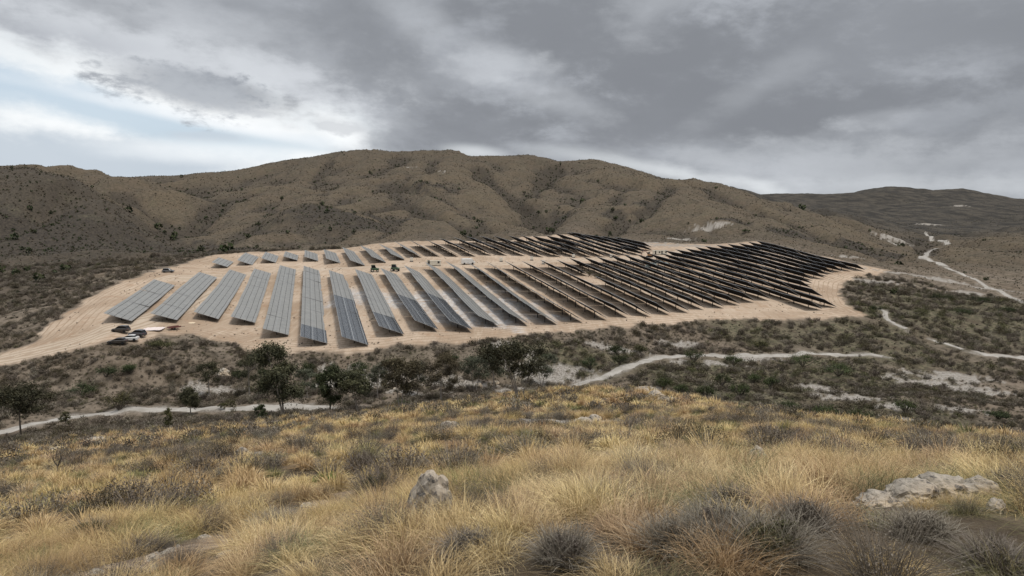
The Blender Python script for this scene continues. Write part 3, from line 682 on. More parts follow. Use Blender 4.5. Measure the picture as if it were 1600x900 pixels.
M['tree_leaf'] = leaf_material('eucalyptus_leaves', [(.018, .02, .011), (.048, .049, .026), (.09, .086, .046), (.15, .138, .078)], .2)
M['grey_leaf'] = leaf_material('grey_green_leaves', [(.024, .027, .018), (.062, .066, .042), (.11, .112, .072), (.17, .168, .115)], .25)
M['bush_leaf'] = leaf_material('green_bush_leaves', [(.018, .026, .010), (.045, .060, .022), (.085, .104, .038), (.14, .158, .064)], .25)
M['hill_tuft'] = leaf_material('hillside_tufts', [(.062, .05, .034), (.105, .085, .056), (.148, .12, .08), (.195, .16, .108)], .2)
M['bark'] = plain('pale_bark', (.25, .22, .19), .9, 0, .3, 2.0)
M['bark_dark'] = plain('dark_bark', (.09, .075, .06), .9, 0, .3, 2.0)

def blades(rg, n, rad, hgt, wid, seg, spread=1.0, curl=1.0, lean=(0, 0), base_r=.25, tint=(0, 1), mess=.6):
    """arching grass blades rising from a tuft: ribbons of quads"""
    ang = rg.uniform(0, 2 * math.pi, n); br = base_r * rad * np.sqrt(rg.uniform(0, 1, n))
    bx, by = br * np.cos(ang), br * np.sin(ang)
    a2 = ang + rg.normal(0, mess, n); bend = rg.normal(0, .45 * (mess > .9), n)
    L = hgt * rg.uniform(.55, 1.15, n); sp = spread * rg.uniform(.15, 1.0, n) ** .8
    tn = np.clip(rg.uniform(tint[0], tint[1], n) + rg.normal(0, .08, n), 0, 1)
    V_, F_, T_ = [], [], []
    ts = np.linspace(0, 1, seg + 1)
    side = np.stack([-np.sin(a2 + rg.normal(0, .9, n)), np.cos(a2 + rg.normal(0, .9, n)), np.zeros(n)], -1)
    side[:, 2] = 0
    P_ = []
    for t in ts:
        out = rad * sp * (t ** 1.35) * 1.25
        z = L * (t * (1.0 + .25 * (1 - sp)) - curl * sp * .55 * t ** 2.4)
        px = bx + np.cos(a2 + bend * t) * out + lean[0] * t * t * L; py = by + np.sin(a2 + bend * t) * out + lean[1] * t * t * L
        P_.append(np.stack([px, py, z - .03 * (1 - t)], -1))
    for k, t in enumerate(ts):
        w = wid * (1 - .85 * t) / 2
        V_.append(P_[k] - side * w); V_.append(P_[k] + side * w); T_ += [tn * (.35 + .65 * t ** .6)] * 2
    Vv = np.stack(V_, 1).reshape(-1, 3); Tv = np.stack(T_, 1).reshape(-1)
    m_ = 2 * (seg + 1); b0 = np.arange(n)[:, None] * m_
    fs = []
    for k in range(seg):
        fs.append(np.concatenate([b0 + 2 * k, b0 + 2 * k + 1, b0 + 2 * k + 3, b0 + 2 * k + 2], 1))
    return Vv, np.stack(fs, 1).reshape(-1, 4), Tv
def leaves(rg, n, centres, radii, size, aspect=.45, shell=.55, up=.3, flat=1.0, ztint=.35, soft=False):
    """small leaf faces in the outer volume of several clumps"""
    centres = np.asarray(centres, float); radii = np.asarray(radii, float)
    if radii.ndim == 1: radii = np.repeat(radii[:, None], 3, 1)
    wgt = radii.prod(1) ** .66; pk = rg.choice(len(centres), n, p=wgt / wgt.sum())
    d = rg.normal(0, 1, (n, 3)); d /= np.linalg.norm(d, axis=1)[:, None]
    r = rg.uniform(shell, 1.06, n) ** .7
    if soft: r = np.abs(rg.normal(0, .62, n)); r = np.minimum(r, 1.7)
    p = centres[pk] + d * r[:, None] * radii[pk]
    ax = d * .5 + rg.normal(0, .7, (n, 3)); ax[:, 2] += up; ax /= np.linalg.norm(ax, axis=1)[:, None]
    bx = np.cross(ax, rg.normal(0, 1, (n, 3))); bx /= np.linalg.norm(bx, axis=1)[:, None]
    s = size * rg.uniform(.6, 1.4, n)
    a_, b_ = ax * s[:, None] / 2, bx * (s * aspect)[:, None] / 2
    Vv = np.stack([p - a_, p + b_, p + a_, p - b_], 1).reshape(-1, 3)
    cl_t = rg.uniform(-.18, .18, len(centres))[pk]
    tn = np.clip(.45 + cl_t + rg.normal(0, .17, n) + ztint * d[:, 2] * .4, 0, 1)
    return Vv, (np.arange(n)[:, None] * 4 + np.arange(4)[None, :]), np.repeat(tn, 4)
def join(parts):
    Vs, Fs, Ts = [], [], []; k = 0
    for v, f, t in parts:
        Vs.append(v); Fs.append(f + k); Ts.append(t); k += len(v)
    return np.concatenate(Vs), np.concatenate(Fs), np.concatenate(Ts)
def plant_me(name, parts, mat):
    v, f, t = join(parts); return np_mesh(name, v, f, mat, False, {'tint': t})
def tube(pts, rads, sides=5):
    vs, fs = [], []; pts = [np.asarray(p, float) for p in pts]
    for i, p in enumerate(pts):
        d = pts[min(i + 1, len(pts) - 1)] - pts[max(i - 1, 0)]; d = d / (np.linalg.norm(d) + 1e-9)
        u = np.cross(d, [0.3, 1, .1]); u /= np.linalg.norm(u) + 1e-9; w_ = np.cross(d, u)
        for k in range(sides):
            a = 2 * math.pi * k / sides; vs.append(p + (u * math.cos(a) + w_ * math.sin(a)) * rads[i])
    for i in range(len(pts) - 1):
        for k in range(sides):
            a, b2 = i * sides + k, i * sides + (k + 1) % sides
            fs.append((a, b2, b2 + sides, a + sides))
    return np.array(vs), np.array(fs), np.full(len(vs), .5)

def library(name, meshes):
    c = bpy.data.collections.new(name)
    for i, me in enumerate(meshes):
        o = bpy.data.objects.new('%s_%02d' % (name, i), me); c.objects.link(o)
    return c
def scatter(name, lib, x, y, scl, label, cat, seed=0, sink=.03, zs=(.8, 1.2), nvar=None, pick=None, tiltv=.12):
    rg = np.random.default_rng(seed + 500); n = len(x)
    z = hq(x, y) - sink * scl
    me = bpy.data.meshes.new(name); me.vertices.add(n)
    me.vertices.foreach_set('co', np.stack([x, y, z], -1).astype(np.float32).ravel())
    at = me.attributes.new('rot', 'FLOAT_VECTOR', 'POINT')
    at.data.foreach_set('vector', np.stack([rg.normal(0, tiltv, n), rg.normal(0, tiltv, n), rg.uniform(0, 6.283, n)], -1).astype(np.float32).ravel())
    s3 = np.stack([scl, scl, scl * rg.uniform(zs[0], zs[1], n)], -1)
    at = me.attributes.new('scl', 'FLOAT_VECTOR', 'POINT'); at.data.foreach_set('vector', s3.astype(np.float32).ravel())
    at = me.attributes.new('pick', 'INT', 'POINT')
    at.data.foreach_set('value', (pick if pick is not None else rg.integers(0, len(lib.objects), n)).astype(np.int32))
    ob = bpy.data.objects.new(name, me); link(ob)
    ng = bpy.data.node_groups.new(name + '_scatter', 'GeometryNodeTree')
    ng.interface.new_socket('Geometry', in_out='INPUT', socket_type='NodeSocketGeometry')
    ng.interface.new_socket('Geometry', in_out='OUTPUT', socket_type='NodeSocketGeometry')
    gi = ng.nodes.new('NodeGroupInput'); go = ng.nodes.new('NodeGroupOutput')
    iop = ng.nodes.new('GeometryNodeInstanceOnPoints'); ci = ng.nodes.new('GeometryNodeCollectionInfo')
    ci.inputs['Collection'].default_value = lib; ci.inputs['Separate Children'].default_value = True; ci.inputs['Reset Children'].default_value = True
    def na(nm, ty):
        q = ng.nodes.new('GeometryNodeInputNamedAttribute'); q.data_type = ty; q.inputs['Name'].default_value = nm
        return [s for s in q.outputs if s.enabled][0]
    L = ng.links.new
    L(gi.outputs[0], iop.inputs['Points']); L(ci.outputs[0], iop.inputs['Instance'])
    iop.inputs['Pick Instance'].default_value = True
    L(na('pick', 'INT'), iop.inputs['Instance Index']); L(na('rot', 'FLOAT_VECTOR'), iop.inputs['Rotation']); L(na('scl', 'FLOAT_VECTOR'), iop.inputs['Scale'])
    L(iop.outputs[0], go.inputs[0])
    md = ob.modifiers.new('scatter', 'NODES'); md.node_group = ng
    tag(ob, label, cat, kind='stuff')
    return ob
rg = np.random.default_rng(3)
def grid(sp, r0, r1, th=43, jit=.42):
    '''jittered lattice of ground points in view, so that each tuft keeps a little room of its own'''
    w_ = r1 * math.tan(math.radians(th)); gx, gy = np.meshgrid(np.arange(-w_, w_, sp), np.arange(r0 * .6, r1, sp * .9))
    gx[1::2] += sp / 2; x = (gx + rg.uniform(-jit, jit, gx.shape) * sp).ravel(); y = (gy + rg.uniform(-jit, jit, gy.shape) * sp).ravel()
    r = np.hypot(x, y); k = (r > r0) & (r < r1) & (np.abs(np.arctan2(x, y)) < math.radians(th)); return x[k], y[k]
def field(n, r0, r1, th=40.5, power=0.0):
    """random ground points in the wedge in view; density falls with distance as r**-power"""
    t = rg.uniform(-math.radians(th), math.radians(th), n); u = rg.uniform(0, 1, n)
    if abs(power - 2) < 1e-6: r = r0 * (r1 / r0) ** u
    else:
        p = 2 - power; r = (r0 ** p + u * (r1 ** p - r0 ** p)) ** (1 / p)
    return r * np.sin(t), r * np.cos(t)

# --- tussock grass of the near slope, three levels of detail
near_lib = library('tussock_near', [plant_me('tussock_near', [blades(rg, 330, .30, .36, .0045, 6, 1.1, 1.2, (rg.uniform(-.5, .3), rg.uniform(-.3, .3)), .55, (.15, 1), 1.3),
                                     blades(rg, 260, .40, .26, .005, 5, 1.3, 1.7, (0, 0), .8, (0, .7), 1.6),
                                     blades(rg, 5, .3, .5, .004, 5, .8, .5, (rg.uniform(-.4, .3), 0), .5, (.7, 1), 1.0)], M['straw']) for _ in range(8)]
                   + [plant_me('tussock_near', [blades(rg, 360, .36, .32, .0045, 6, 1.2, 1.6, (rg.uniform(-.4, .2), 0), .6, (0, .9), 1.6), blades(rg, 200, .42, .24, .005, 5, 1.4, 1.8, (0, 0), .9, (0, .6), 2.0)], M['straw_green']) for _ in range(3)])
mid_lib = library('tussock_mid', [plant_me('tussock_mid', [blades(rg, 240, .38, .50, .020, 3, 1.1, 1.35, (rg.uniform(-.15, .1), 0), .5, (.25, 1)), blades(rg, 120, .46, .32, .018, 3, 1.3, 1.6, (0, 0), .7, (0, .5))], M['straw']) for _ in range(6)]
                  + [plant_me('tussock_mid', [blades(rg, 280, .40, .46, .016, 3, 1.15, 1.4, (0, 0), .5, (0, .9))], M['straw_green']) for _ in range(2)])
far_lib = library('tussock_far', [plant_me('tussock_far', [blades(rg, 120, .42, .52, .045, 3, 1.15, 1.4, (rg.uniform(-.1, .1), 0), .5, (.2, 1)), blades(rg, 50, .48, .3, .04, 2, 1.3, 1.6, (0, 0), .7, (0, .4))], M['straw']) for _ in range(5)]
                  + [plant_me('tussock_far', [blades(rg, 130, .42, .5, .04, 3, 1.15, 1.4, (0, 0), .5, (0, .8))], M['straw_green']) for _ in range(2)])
# --- dry grey shrubs
def shrub_parts(n, leaf, tw, wid):
    k = 9; ce = [(rg.uniform(-.25, .25), rg.uniform(-.25, .25), rg.uniform(.14, .3)) for _ in range(k)]
    ra = [(rg.uniform(.17, .3), rg.uniform(.17, .3), rg.uniform(.14, .24)) for _ in range(k)]
    return [leaves(rg, n, ce, ra, leaf, .35, .35, .5), blades(rg, tw, .40, .46, wid, 3, 1.1, .45, (0, 0), .3, (.1, 1))]
gnear_lib = library('dry_shrub_near', [plant_me('dry_shrub_near', shrub_parts(3200, .015, 520, .004), M['grey_twig']) for _ in range(4)])
gmid_lib = library('dry_shrub_mid', [plant_me('dry_shrub_mid', shrub_parts(900, .034, 160, .010), M['grey_twig']) for _ in range(4)] + [plant_me('dry_shrub_mid', shrub_parts(900, .034, 120, .010), M['brown_leaf'])])
gdark_n = 3
gfar_lib = library('dry_shrub_far', [plant_me('dry_shrub_far', shrub_parts(210, .092, 18, .04), M['grey_twig']) for _ in range(4)] + [plant_me('dry_shrub_far', shrub_parts(210, .092, 10, .04), M['scrub']) for _ in range(3)]
                   + [plant_me('dry_shrub_far', shrub_parts(210, .092, 0 + 4, .04), M['olive_leaf']) for _ in range(2)]
                   + [plant_me('dry_shrub_far', shrub_parts(210, .092, 4, .04), M['brown_leaf']) for _ in range(3)])
glib_n = 9
hill_lib = library('hill_scrub', [plant_me('hill_scrub', [leaves(rg, 34, [(0, 0, .25), (.25, .1, .2), (-.2, -.15, .2)], [.3, .25, .25], .30, .7, .5, .4)], M['scrub']) for _ in range(4)]
                   + [plant_me('hill_scrub', [leaves(rg, 34, [(0, 0, .3), (.2, .1, .25), (-.2, -.1, .22)], [.33, .28, .28], .3, .7, .5, .4)], M['brown_leaf']) for _ in range(2)]
                   + [plant_me('hill_scrub', [leaves(rg, 34, [(0, 0, .25), (.2, .1, .2)], [.33, .25], .3, .6, .4, .5)], M['hill_tuft']) for _ in range(2)]
                   + [plant_me('hill_scrub', [leaves(rg, 40, [(0, 0, .4), (.2, .1, .35)], [.4, .35], .3, .7, .5, .3)], M['dark_leaf']) for _ in range(2)])
# ------------------------------------------------------------------ rocks
import bmesh
from mathutils import noise as mnoise
LOW = []       # discs in which the grass stays short, in front of the near rocks
HERO = []      # keep-out discs round named plants and rocks: (x, y, r)
M['rock'], nt, b = new_mat('weathered_limestone')
tc = N(nt, 'ShaderNodeTexCoord').outputs['Object']
r1 = noise(nt, tc, 2.2, 8, .65, .3); r2 = noise(nt, tc, 9, 6, .7); r3 = noise(nt, tc, 1.1, 4, .5)
c = mix(nt, sstep(nt, r1, .35, .65), (.25, .22, .18), (.54, .48, .40))
c = mix(nt, math_(nt, 'MULTIPLY', sstep(nt, r3, .4, .6), .7), c, (.52, .40, .27))
c = mix(nt, sstep(nt, r2, .50, .64), c, (.09, .082, .075))
nt.links.new(c, b.inputs['Base Color']); b.inputs['Roughness'].default_value = .92
bp = N(nt, 'ShaderNodeBump'); bp.inputs['Strength'].default_value = .9; bp.inputs['Distance'].default_value = .06
nt.links.new(math_(nt, 'ADD', r1, math_(nt, 'MULTIPLY', r2, .5)), bp.inputs['Height']); nt.links.new(bp.outputs[0], b.inputs['Normal'])
def rock_bm(sx, sy, sz, seed, sub=4, rough=.34, lean=0.0):
    bm = bmesh.new(); bmesh.ops.create_icosphere(bm, subdivisions=sub, radius=1.0)
    off = Vector((seed * 3.7, seed * 1.3, seed * 7.1))
    for v in bm.verts:
        p = v.co.copy()
        n1 = mnoise.noise(p * 1.1 + off); n2 = mnoise.ridged_multi_fractal(p * 1.6 + off, 1.0, 2.1, 4, 1.0, 2.0) - 1.0
        cel = mnoise.voronoi(p * 1.5 + off)[0]; d = cel[1] - cel[0]
        k = 1 + rough * n1 + .10 * n2 - .16 * max(0, .22 - d) / .22
        v.co = Vector((p.x * k * sx, p.y * k * sy, p.z * k * sz)); v.co.x += lean * v.co.z
        v.co += Vector([mnoise.noise(p * 6 + off + Vector((j * 9, 0, 0))) for j in range(3)]) * .05 * min(sx, sy, sz)
    return bm
def rock(u, v, w_px, h_px, label, seed, depth_k=.8, lean=0.0, name='rock', cat='rock', group=None, sink=.3):
    x, y, z = hit(u, v, H, 3); m_ = y / F
    sx = w_px * m_ / 2; sz = h_px * m_ / 2 * 1.35
    bm = rock_bm(sx, sx * depth_k, sz, seed, 4, .3, lean)
    me = bpy.data.meshes.new(name); bm.to_mesh(me); bm.free(); me.materials.append(M['rock'])
    o = link(bpy.data.objects.new(name, me)); o.location = (x, y, z + sz * (1 - 2 * sink) * .6); o.rotation_euler = (0, 0, (seed * 1.7) % .8 - .4)
    tag(o, label, cat, group); HERO.append((x, y, sx * .9)); LOW.extend([(x * q_, y * q_, sx * .95 + .1) for q_ in (.96, .9, .84, .78)] if y < 14 else [(x * q_, y * q_, sx * 1.3) for q_ in (.97, .93, .89)]); return o
rock(670, 812, 74, 98, 'upright grey and ochre limestone boulder in the grass at the centre front', 2, .8, .18, 'boulder', 'boulder')
rock(1185, 728, 36, 40, 'small pointed pale rock behind the dark shrub on the right', 5, .8, -.1, 'boulder', 'boulder')
G = 'limestone outcrop on the right'
rock(1372, 792, 68, 28, 'low flat pale rock at the left end of the right-hand outcrop', 7, .9, 0, 'outcrop_rock', 'rock', G)
rock(1425, 784, 88, 42, 'rounded ochre rock in the middle of the right-hand outcrop', 8, .8, 0, 'outcrop_rock', 'rock', G)
rock(1478, 780, 104, 48, 'largest pale grey rock of the right-hand outcrop, behind dry grass', 9, .8, 0, 'outcrop_rock', 'rock', G)
rock(1530, 778, 66, 40, 'grey rock at the right end of the outcrop beside a brown shrub', 12, .8, .1, 'outcrop_rock', 'rock', G)
rock(1555, 800, 34, 26, 'small slab lying below the right end of the outcrop', 14, .8, .0, 'outcrop_rock', 'rock', G)
rock(702, 676, 36, 22, 'flat white rock face in the golden grass left of centre', 21, .9, 0, 'rock_slab', 'rock')
rock(912, 664, 34, 14, 'broken white rock ledge in the golden grass right of centre', 22, .9, 0, 'rock_slab', 'rock')
rock(930, 658, 22, 12, 'small white ledge rock beside the broken white ledge right of centre', 23, .9, 0, 'rock_slab', 'rock')
rock(377, 716, 28, 20, 'pale rock half hidden by dark shrubs on the left slope', 24, .9, 0, 'rock_slab', 'rock')
rock(434, 665, 30, 10, 'thin pale slab below the tallest tree', 25, .9, 0, 'rock_slab', 'rock')
rock(150, 693, 46, 10, 'long low pale rock ledge on the far left slope', 26, .7, 0, 'rock_slab', 'rock')
rock(95, 706, 38, 9, 'lower left end of the pale ledge on the far left slope', 27, .7, 0, 'rock_slab', 'rock')
rock(1003, 612, 22, 9, 'white rock at the top of the pale run on the brow', 28, .9, 0, 'rock_slab', 'rock')
rock(1025, 620, 26, 12, 'white rock in the middle of the pale run on the brow', 29, .9, 0, 'rock_slab', 'rock')
rock(1040, 630, 20, 8, 'white rock at the bottom of the pale run on the brow', 30, .9, 0, 'rock_slab', 'rock')
rock(748, 606, 12, 9, 'round pale boulder in the streambed between two trees', 31, .9, 0, 'boulder', 'boulder')
rock(776, 600, 10, 6, 'smaller pale boulder in the streambed left of the broad tree', 32, .9, 0, 'boulder', 'boulder')
rock(350, 588, 26, 14, 'grey rock pile on the bank left of the tallest tree', 33, .8, 0, 'boulder', 'boulder')

# ------------------------------------------------------------------ trees
def tree(u, vb, vt, wpx, label, mat, seed, trunks=1, bare=.35, nleaf=3200, leaf=.34, bark='bark', cat='tree', name='eucalyptus_tree', droop=.2, top_k=1.0, dmin=60, group='trees along the valley track', lobes=14, offset=0, yfix=None):
    r = np.random.default_rng(seed)
    if yfix:
        rx, ry, rz = ray(u, vb); x = rx / ry * yfix; y = yfix; z = float(hq(x, y))
    else: x, y, z = hit(u, vb, H, dmin)
    m_ = y / F
    hgt = (vb - vt) * m_; wd = wpx * m_ / 2
    root = empty(name, (x, y, z - .1)); tag(root, label, cat, group)
    parts = []; ends = []
    for t in range(trunks):
        a = r.uniform(0, 6.28) if trunks > 1 else 0
        k_ = .0 if trunks == 1 else .55
        bx_, by_ = math.cos(a) * .25 * (trunks > 1), math.sin(a) * .25 * (trunks > 1)
        ht = hgt * r.uniform(.84, .93); pts = []; n = 7
        lx, ly = k_ * wd * math.cos(a), k_ * wd * math.sin(a) * .8
        wob = r.normal(0, .02 * hgt, (n, 2)).cumsum(0) * .5
        for i in range(n):
            q = i / (n - 1); pts.append((bx_ + lx * q ** 1.2 + wob[i, 0] * q, by_ + ly * q ** 1.2 + wob[i, 1] * q, ht * q))
        r0 = .016 * hgt * (1.2 if trunks == 1 else .8)
        parts.append(tube(pts, [r0 * (1.25 if i == 0 else 1) * (1 - .8 * i / (n - 1)) for i in range(n)], 7)); P_ = np.array(pts)
        nb = int(9 / (1 if trunks == 1 else 1.4))
        for bi in range(nb):
            q = bare + (1 - bare) * (bi + r.uniform(0, .9)) / nb; f_ = q * (n - 1); i0 = min(int(f_), n - 2); p0 = P_[i0] + (P_[i0 + 1] - P_[i0]) * (f_ - i0)
            ang = bi * 2.4 + r.uniform(-.5, .5); ln = wd * r.uniform(.55, 1.0) * math.sin(math.pi * min(.97, max(.25, (q - bare) / (1.02 - bare) * .72 + .22)))
            up = r.uniform(.25, .75)
            e = p0 + np.array([math.cos(ang) * ln, math.sin(ang) * ln * .9, ln * up]); mid = (p0 + e) / 2 + np.array([0, 0, .08 * ln])
            e[2] = min(e[2], hgt * .97)
            parts.append(tube([p0, mid, e], [r0 * (.5 - .3 * q), r0 * (.34 - .2 * q), .02], 5)); ends.append(e)
            for tw in range(2):
                e2 = mid + (e - mid) * r.uniform(.2, .7) + r.normal(0, .22 * ln, 3); e2[2] = min(e2[2], hgt * .95); parts.append(tube([mid, e2], [r0 * .16, .012], 4)); ends.append(e2)
        ends.append(P_[-1] + np.array([0, 0, hgt * .04]))
    v, f, t = join([(a_, b_, c_) for a_, b_, c_ in parts])
    me = np_mesh('trunk', v, f, M[bark], True); link(bpy.data.objects.new('trunk', me), root)
    ends = np.array(ends); keep = r.permutation(len(ends))[:max(6, int(len(ends) * .9))]; ends = ends[keep]
    nleaf = int(nleaf * 4.2)
    rad = np.stack([wd * r.uniform(.26, .46, len(ends)), wd * r.uniform(.26, .46, len(ends)), hgt * r.uniform(.07, .13, len(ends))], -1)
    rad[:, 2] = np.maximum(rad[:, 2], rad[:, 0] * .55)
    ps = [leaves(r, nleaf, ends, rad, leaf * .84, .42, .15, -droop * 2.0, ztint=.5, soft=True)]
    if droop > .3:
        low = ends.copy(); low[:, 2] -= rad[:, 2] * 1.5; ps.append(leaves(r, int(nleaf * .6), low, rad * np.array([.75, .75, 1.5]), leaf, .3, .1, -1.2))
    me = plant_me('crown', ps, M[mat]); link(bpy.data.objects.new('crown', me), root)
    HERO.append((x, y, .5)); return root
tree(445, 653, 533, 76, 'tallest eucalyptus tree with a dark ragged crown beside the gravel track', 'tree_leaf', 1, 2, .28, 5000, .34, 'bark', droop=.28)
tree(33, 683, 598, 84, 'broad dark tree on a thin trunk at the far left edge', 'tree_leaf', 2, 1, .42, 3600, .30, 'bark_dark', droop=.15)
tree(298, 647, 600, 38, 'small weeping tree standing in front of the gravel track', 'tree_leaf', 3, 1, .35, 1700, .24, 'bark', droop=.7)
tree(327, 622, 562, 44, 'slim pale-trunked tree just beyond the gravel track', 'tree_leaf', 4, 1, .42, 1300, .26, 'bark', droop=.3)
tree(390, 619, 550, 36, 'slender sparse tree left of the tallest tree', 'tree_leaf', 5, 1, .38, 1200, .26, 'bark', droop=.25)
tree(516, 648, 568, 48, 'compact dark tree right of the tallest tree', 'dark_leaf', 6, 1, .28, 2600, .28, 'bark_dark', droop=.2)
tree(562, 645, 574, 68, 'spreading olive tree forking low into two trunks', 'tree_leaf', 7, 2, .38, 3000, .28, 'bark', droop=.2)
tree(625, 640, 556, 64, 'tree with pale bare branches and brownish leaves above a dark bush', 'brown_leaf', 8, 2, .33, 2600, .28, 'bark', droop=.2)
tree(689, 631, 553, 66, 'reddish-brown tree with a pale forked trunk', 'brown_leaf', 9, 1, .36, 3000, .28, 'bark', droop=.2)
tree(812, 622, 533, 92, 'broad dark tree on several grey stems near the brow', 'tree_leaf', 10, 4, .42, 2600, .28, 'bark', droop=.15)
tree(652, 618, 562, 44, 'thin grey-green tree between the pale-branched tree and the reddish-brown one', 'grey_leaf', 21, 1, .4, 1500, .28, 'bark', droop=.3)
tree(742, 612, 556, 50, 'feathery grey-green tree just right of the reddish-brown tree', 'grey_leaf', 22, 2, .38, 1600, .28, 'bark', droop=.3)
tree(772, 606, 548, 46, 'grey-green tree touching the left side of the broad many-stemmed tree', 'grey_leaf', 23, 1, .36, 1700, .28, 'bark', droop=.3)
tree(846, 604, 553, 44, 'feathery tree behind the right side of the broad many-stemmed tree', 'grey_leaf', 24, 2, .36, 1500, .28, 'bark', droop=.3)
tree(590, 622, 566, 40, 'thin tree behind the low-forking olive tree, to its right', 'grey_leaf', 25, 1, .4, 1300, .28, 'bark', droop=.3)
tree(480, 622, 574, 34, 'small feathery tree behind the right edge of the tallest crown', 'grey_leaf', 26, 1, .4, 1200, .28, 'bark', droop=.3)
G = 'saplings beside the gravel track'
tree(263, 672, 632, 16, 'thin leafy sapling in front of the weeping tree', 'olive_leaf', 11, 1, .2, 420, .2, 'bark_dark', 'sapling', 'sapling', .3, group=G)
tree(347, 640, 628, 12, 'left one of two tiny saplings on the verge of the track', 'olive_leaf', 12, 1, .2, 260, .18, 'bark_dark', 'sapling', 'sapling', .3, group=G)
tree(364, 640, 625, 12, 'right one of two tiny saplings on the verge of the track', 'olive_leaf', 13, 1, .2, 260, .18, 'bark_dark', 'sapling', 'sapling', .3, group=G)
tree(409, 657, 630, 22, 'short dark conical sapling left of the tallest trunk', 'dark_leaf', 14, 1, .05, 700, .2, 'bark_dark', 'sapling', 'sapling', .1, group=G)
tree(103, 668, 641, 22, 'small ragged sapling standing by the track at the left', 'olive_leaf', 15, 1, .2, 500, .2, 'bark_dark', 'sapling', 'sapling', .2, group=G)
# dead tree
x, y, z = hit(89, 738, H, 10); m_ = y / F; root = empty('dead_tree', (x, y, z - .05)); tag(root, 'small bare dead tree with a forked trunk on the left slope', 'dead tree')
r_ = np.random.default_rng(5); pr = [tube([(0, 0, 0), (.08, 0, .5), (.3, .05, 1.0), (.34, 0, 1.5)], [.07, .06, .04, .015], 6), tube([(.08, 0, .5), (-.2, .1, .75), (-.35, .1, 1.25)], [.045, .03, .01], 5)]
for _ in range(26):
    a0 = np.array([r_.uniform(-.3, .35), r_.uniform(-.1, .1), r_.uniform(.8, 1.35)]); pr.append(tube([a0, a0 + r_.normal(0, .22, 3) + [0, 0, .12]], [.012, .004], 4))
v, f, t = join(pr); v = v * (38 * m_ / 1.6); link(bpy.data.objects.new('trunk', np_mesh('trunk', v, f, M['bark_dark'], True)), root)

# ------------------------------------------------------------------ bushes that can be told apart
def bush(u, vb, wpx, hpx, label, mat, seed, n=1500, leaf=.16, group=None, name='bush', cat='bush', dmin=6, dep=.9):
    r = np.random.default_rng(seed + 900); x, y, z = hit(u, vb, H, dmin); m_ = y / F
    w_, h_ = wpx * m_ / 2, hpx * m_
    k = 12; ang = r.uniform(0, 6.28, k); rr_ = np.sqrt(r.uniform(0, 1, k)) * .62
    ce = np.stack([np.cos(ang) * rr_ * w_, np.sin(ang) * rr_ * w_ * dep, h_ * (.28 + .38 * (1 - rr_) * r.uniform(.5, 1.2, k))], -1)
    ra = np.stack([w_ * r.uniform(.28, .46, k), w_ * r.uniform(.28, .46, k), h_ * r.uniform(.22, .34, k)], -1)
    o = link(bpy.data.objects.new(name, None)); o.location = (x, y, z); tag(o, label, cat, group)
    tw = [tube([(0, 0, -.05), c_ * np.array([.5, .5, .6]), c_ + ra[i] * [0, 0, .7]], [.03 * h_, .018 * h_, .005], 4) for i, c_ in enumerate(ce)]
    v, f, t = join(tw); link(bpy.data.objects.new('stems', np_mesh('stems', v, f, M['bark_dark'], True)), o)
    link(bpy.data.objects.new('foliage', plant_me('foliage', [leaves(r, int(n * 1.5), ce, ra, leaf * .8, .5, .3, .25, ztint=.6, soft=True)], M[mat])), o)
    HERO.append((x, y, w_ * .6)); return o
G = 'large bushes on the valley floor'
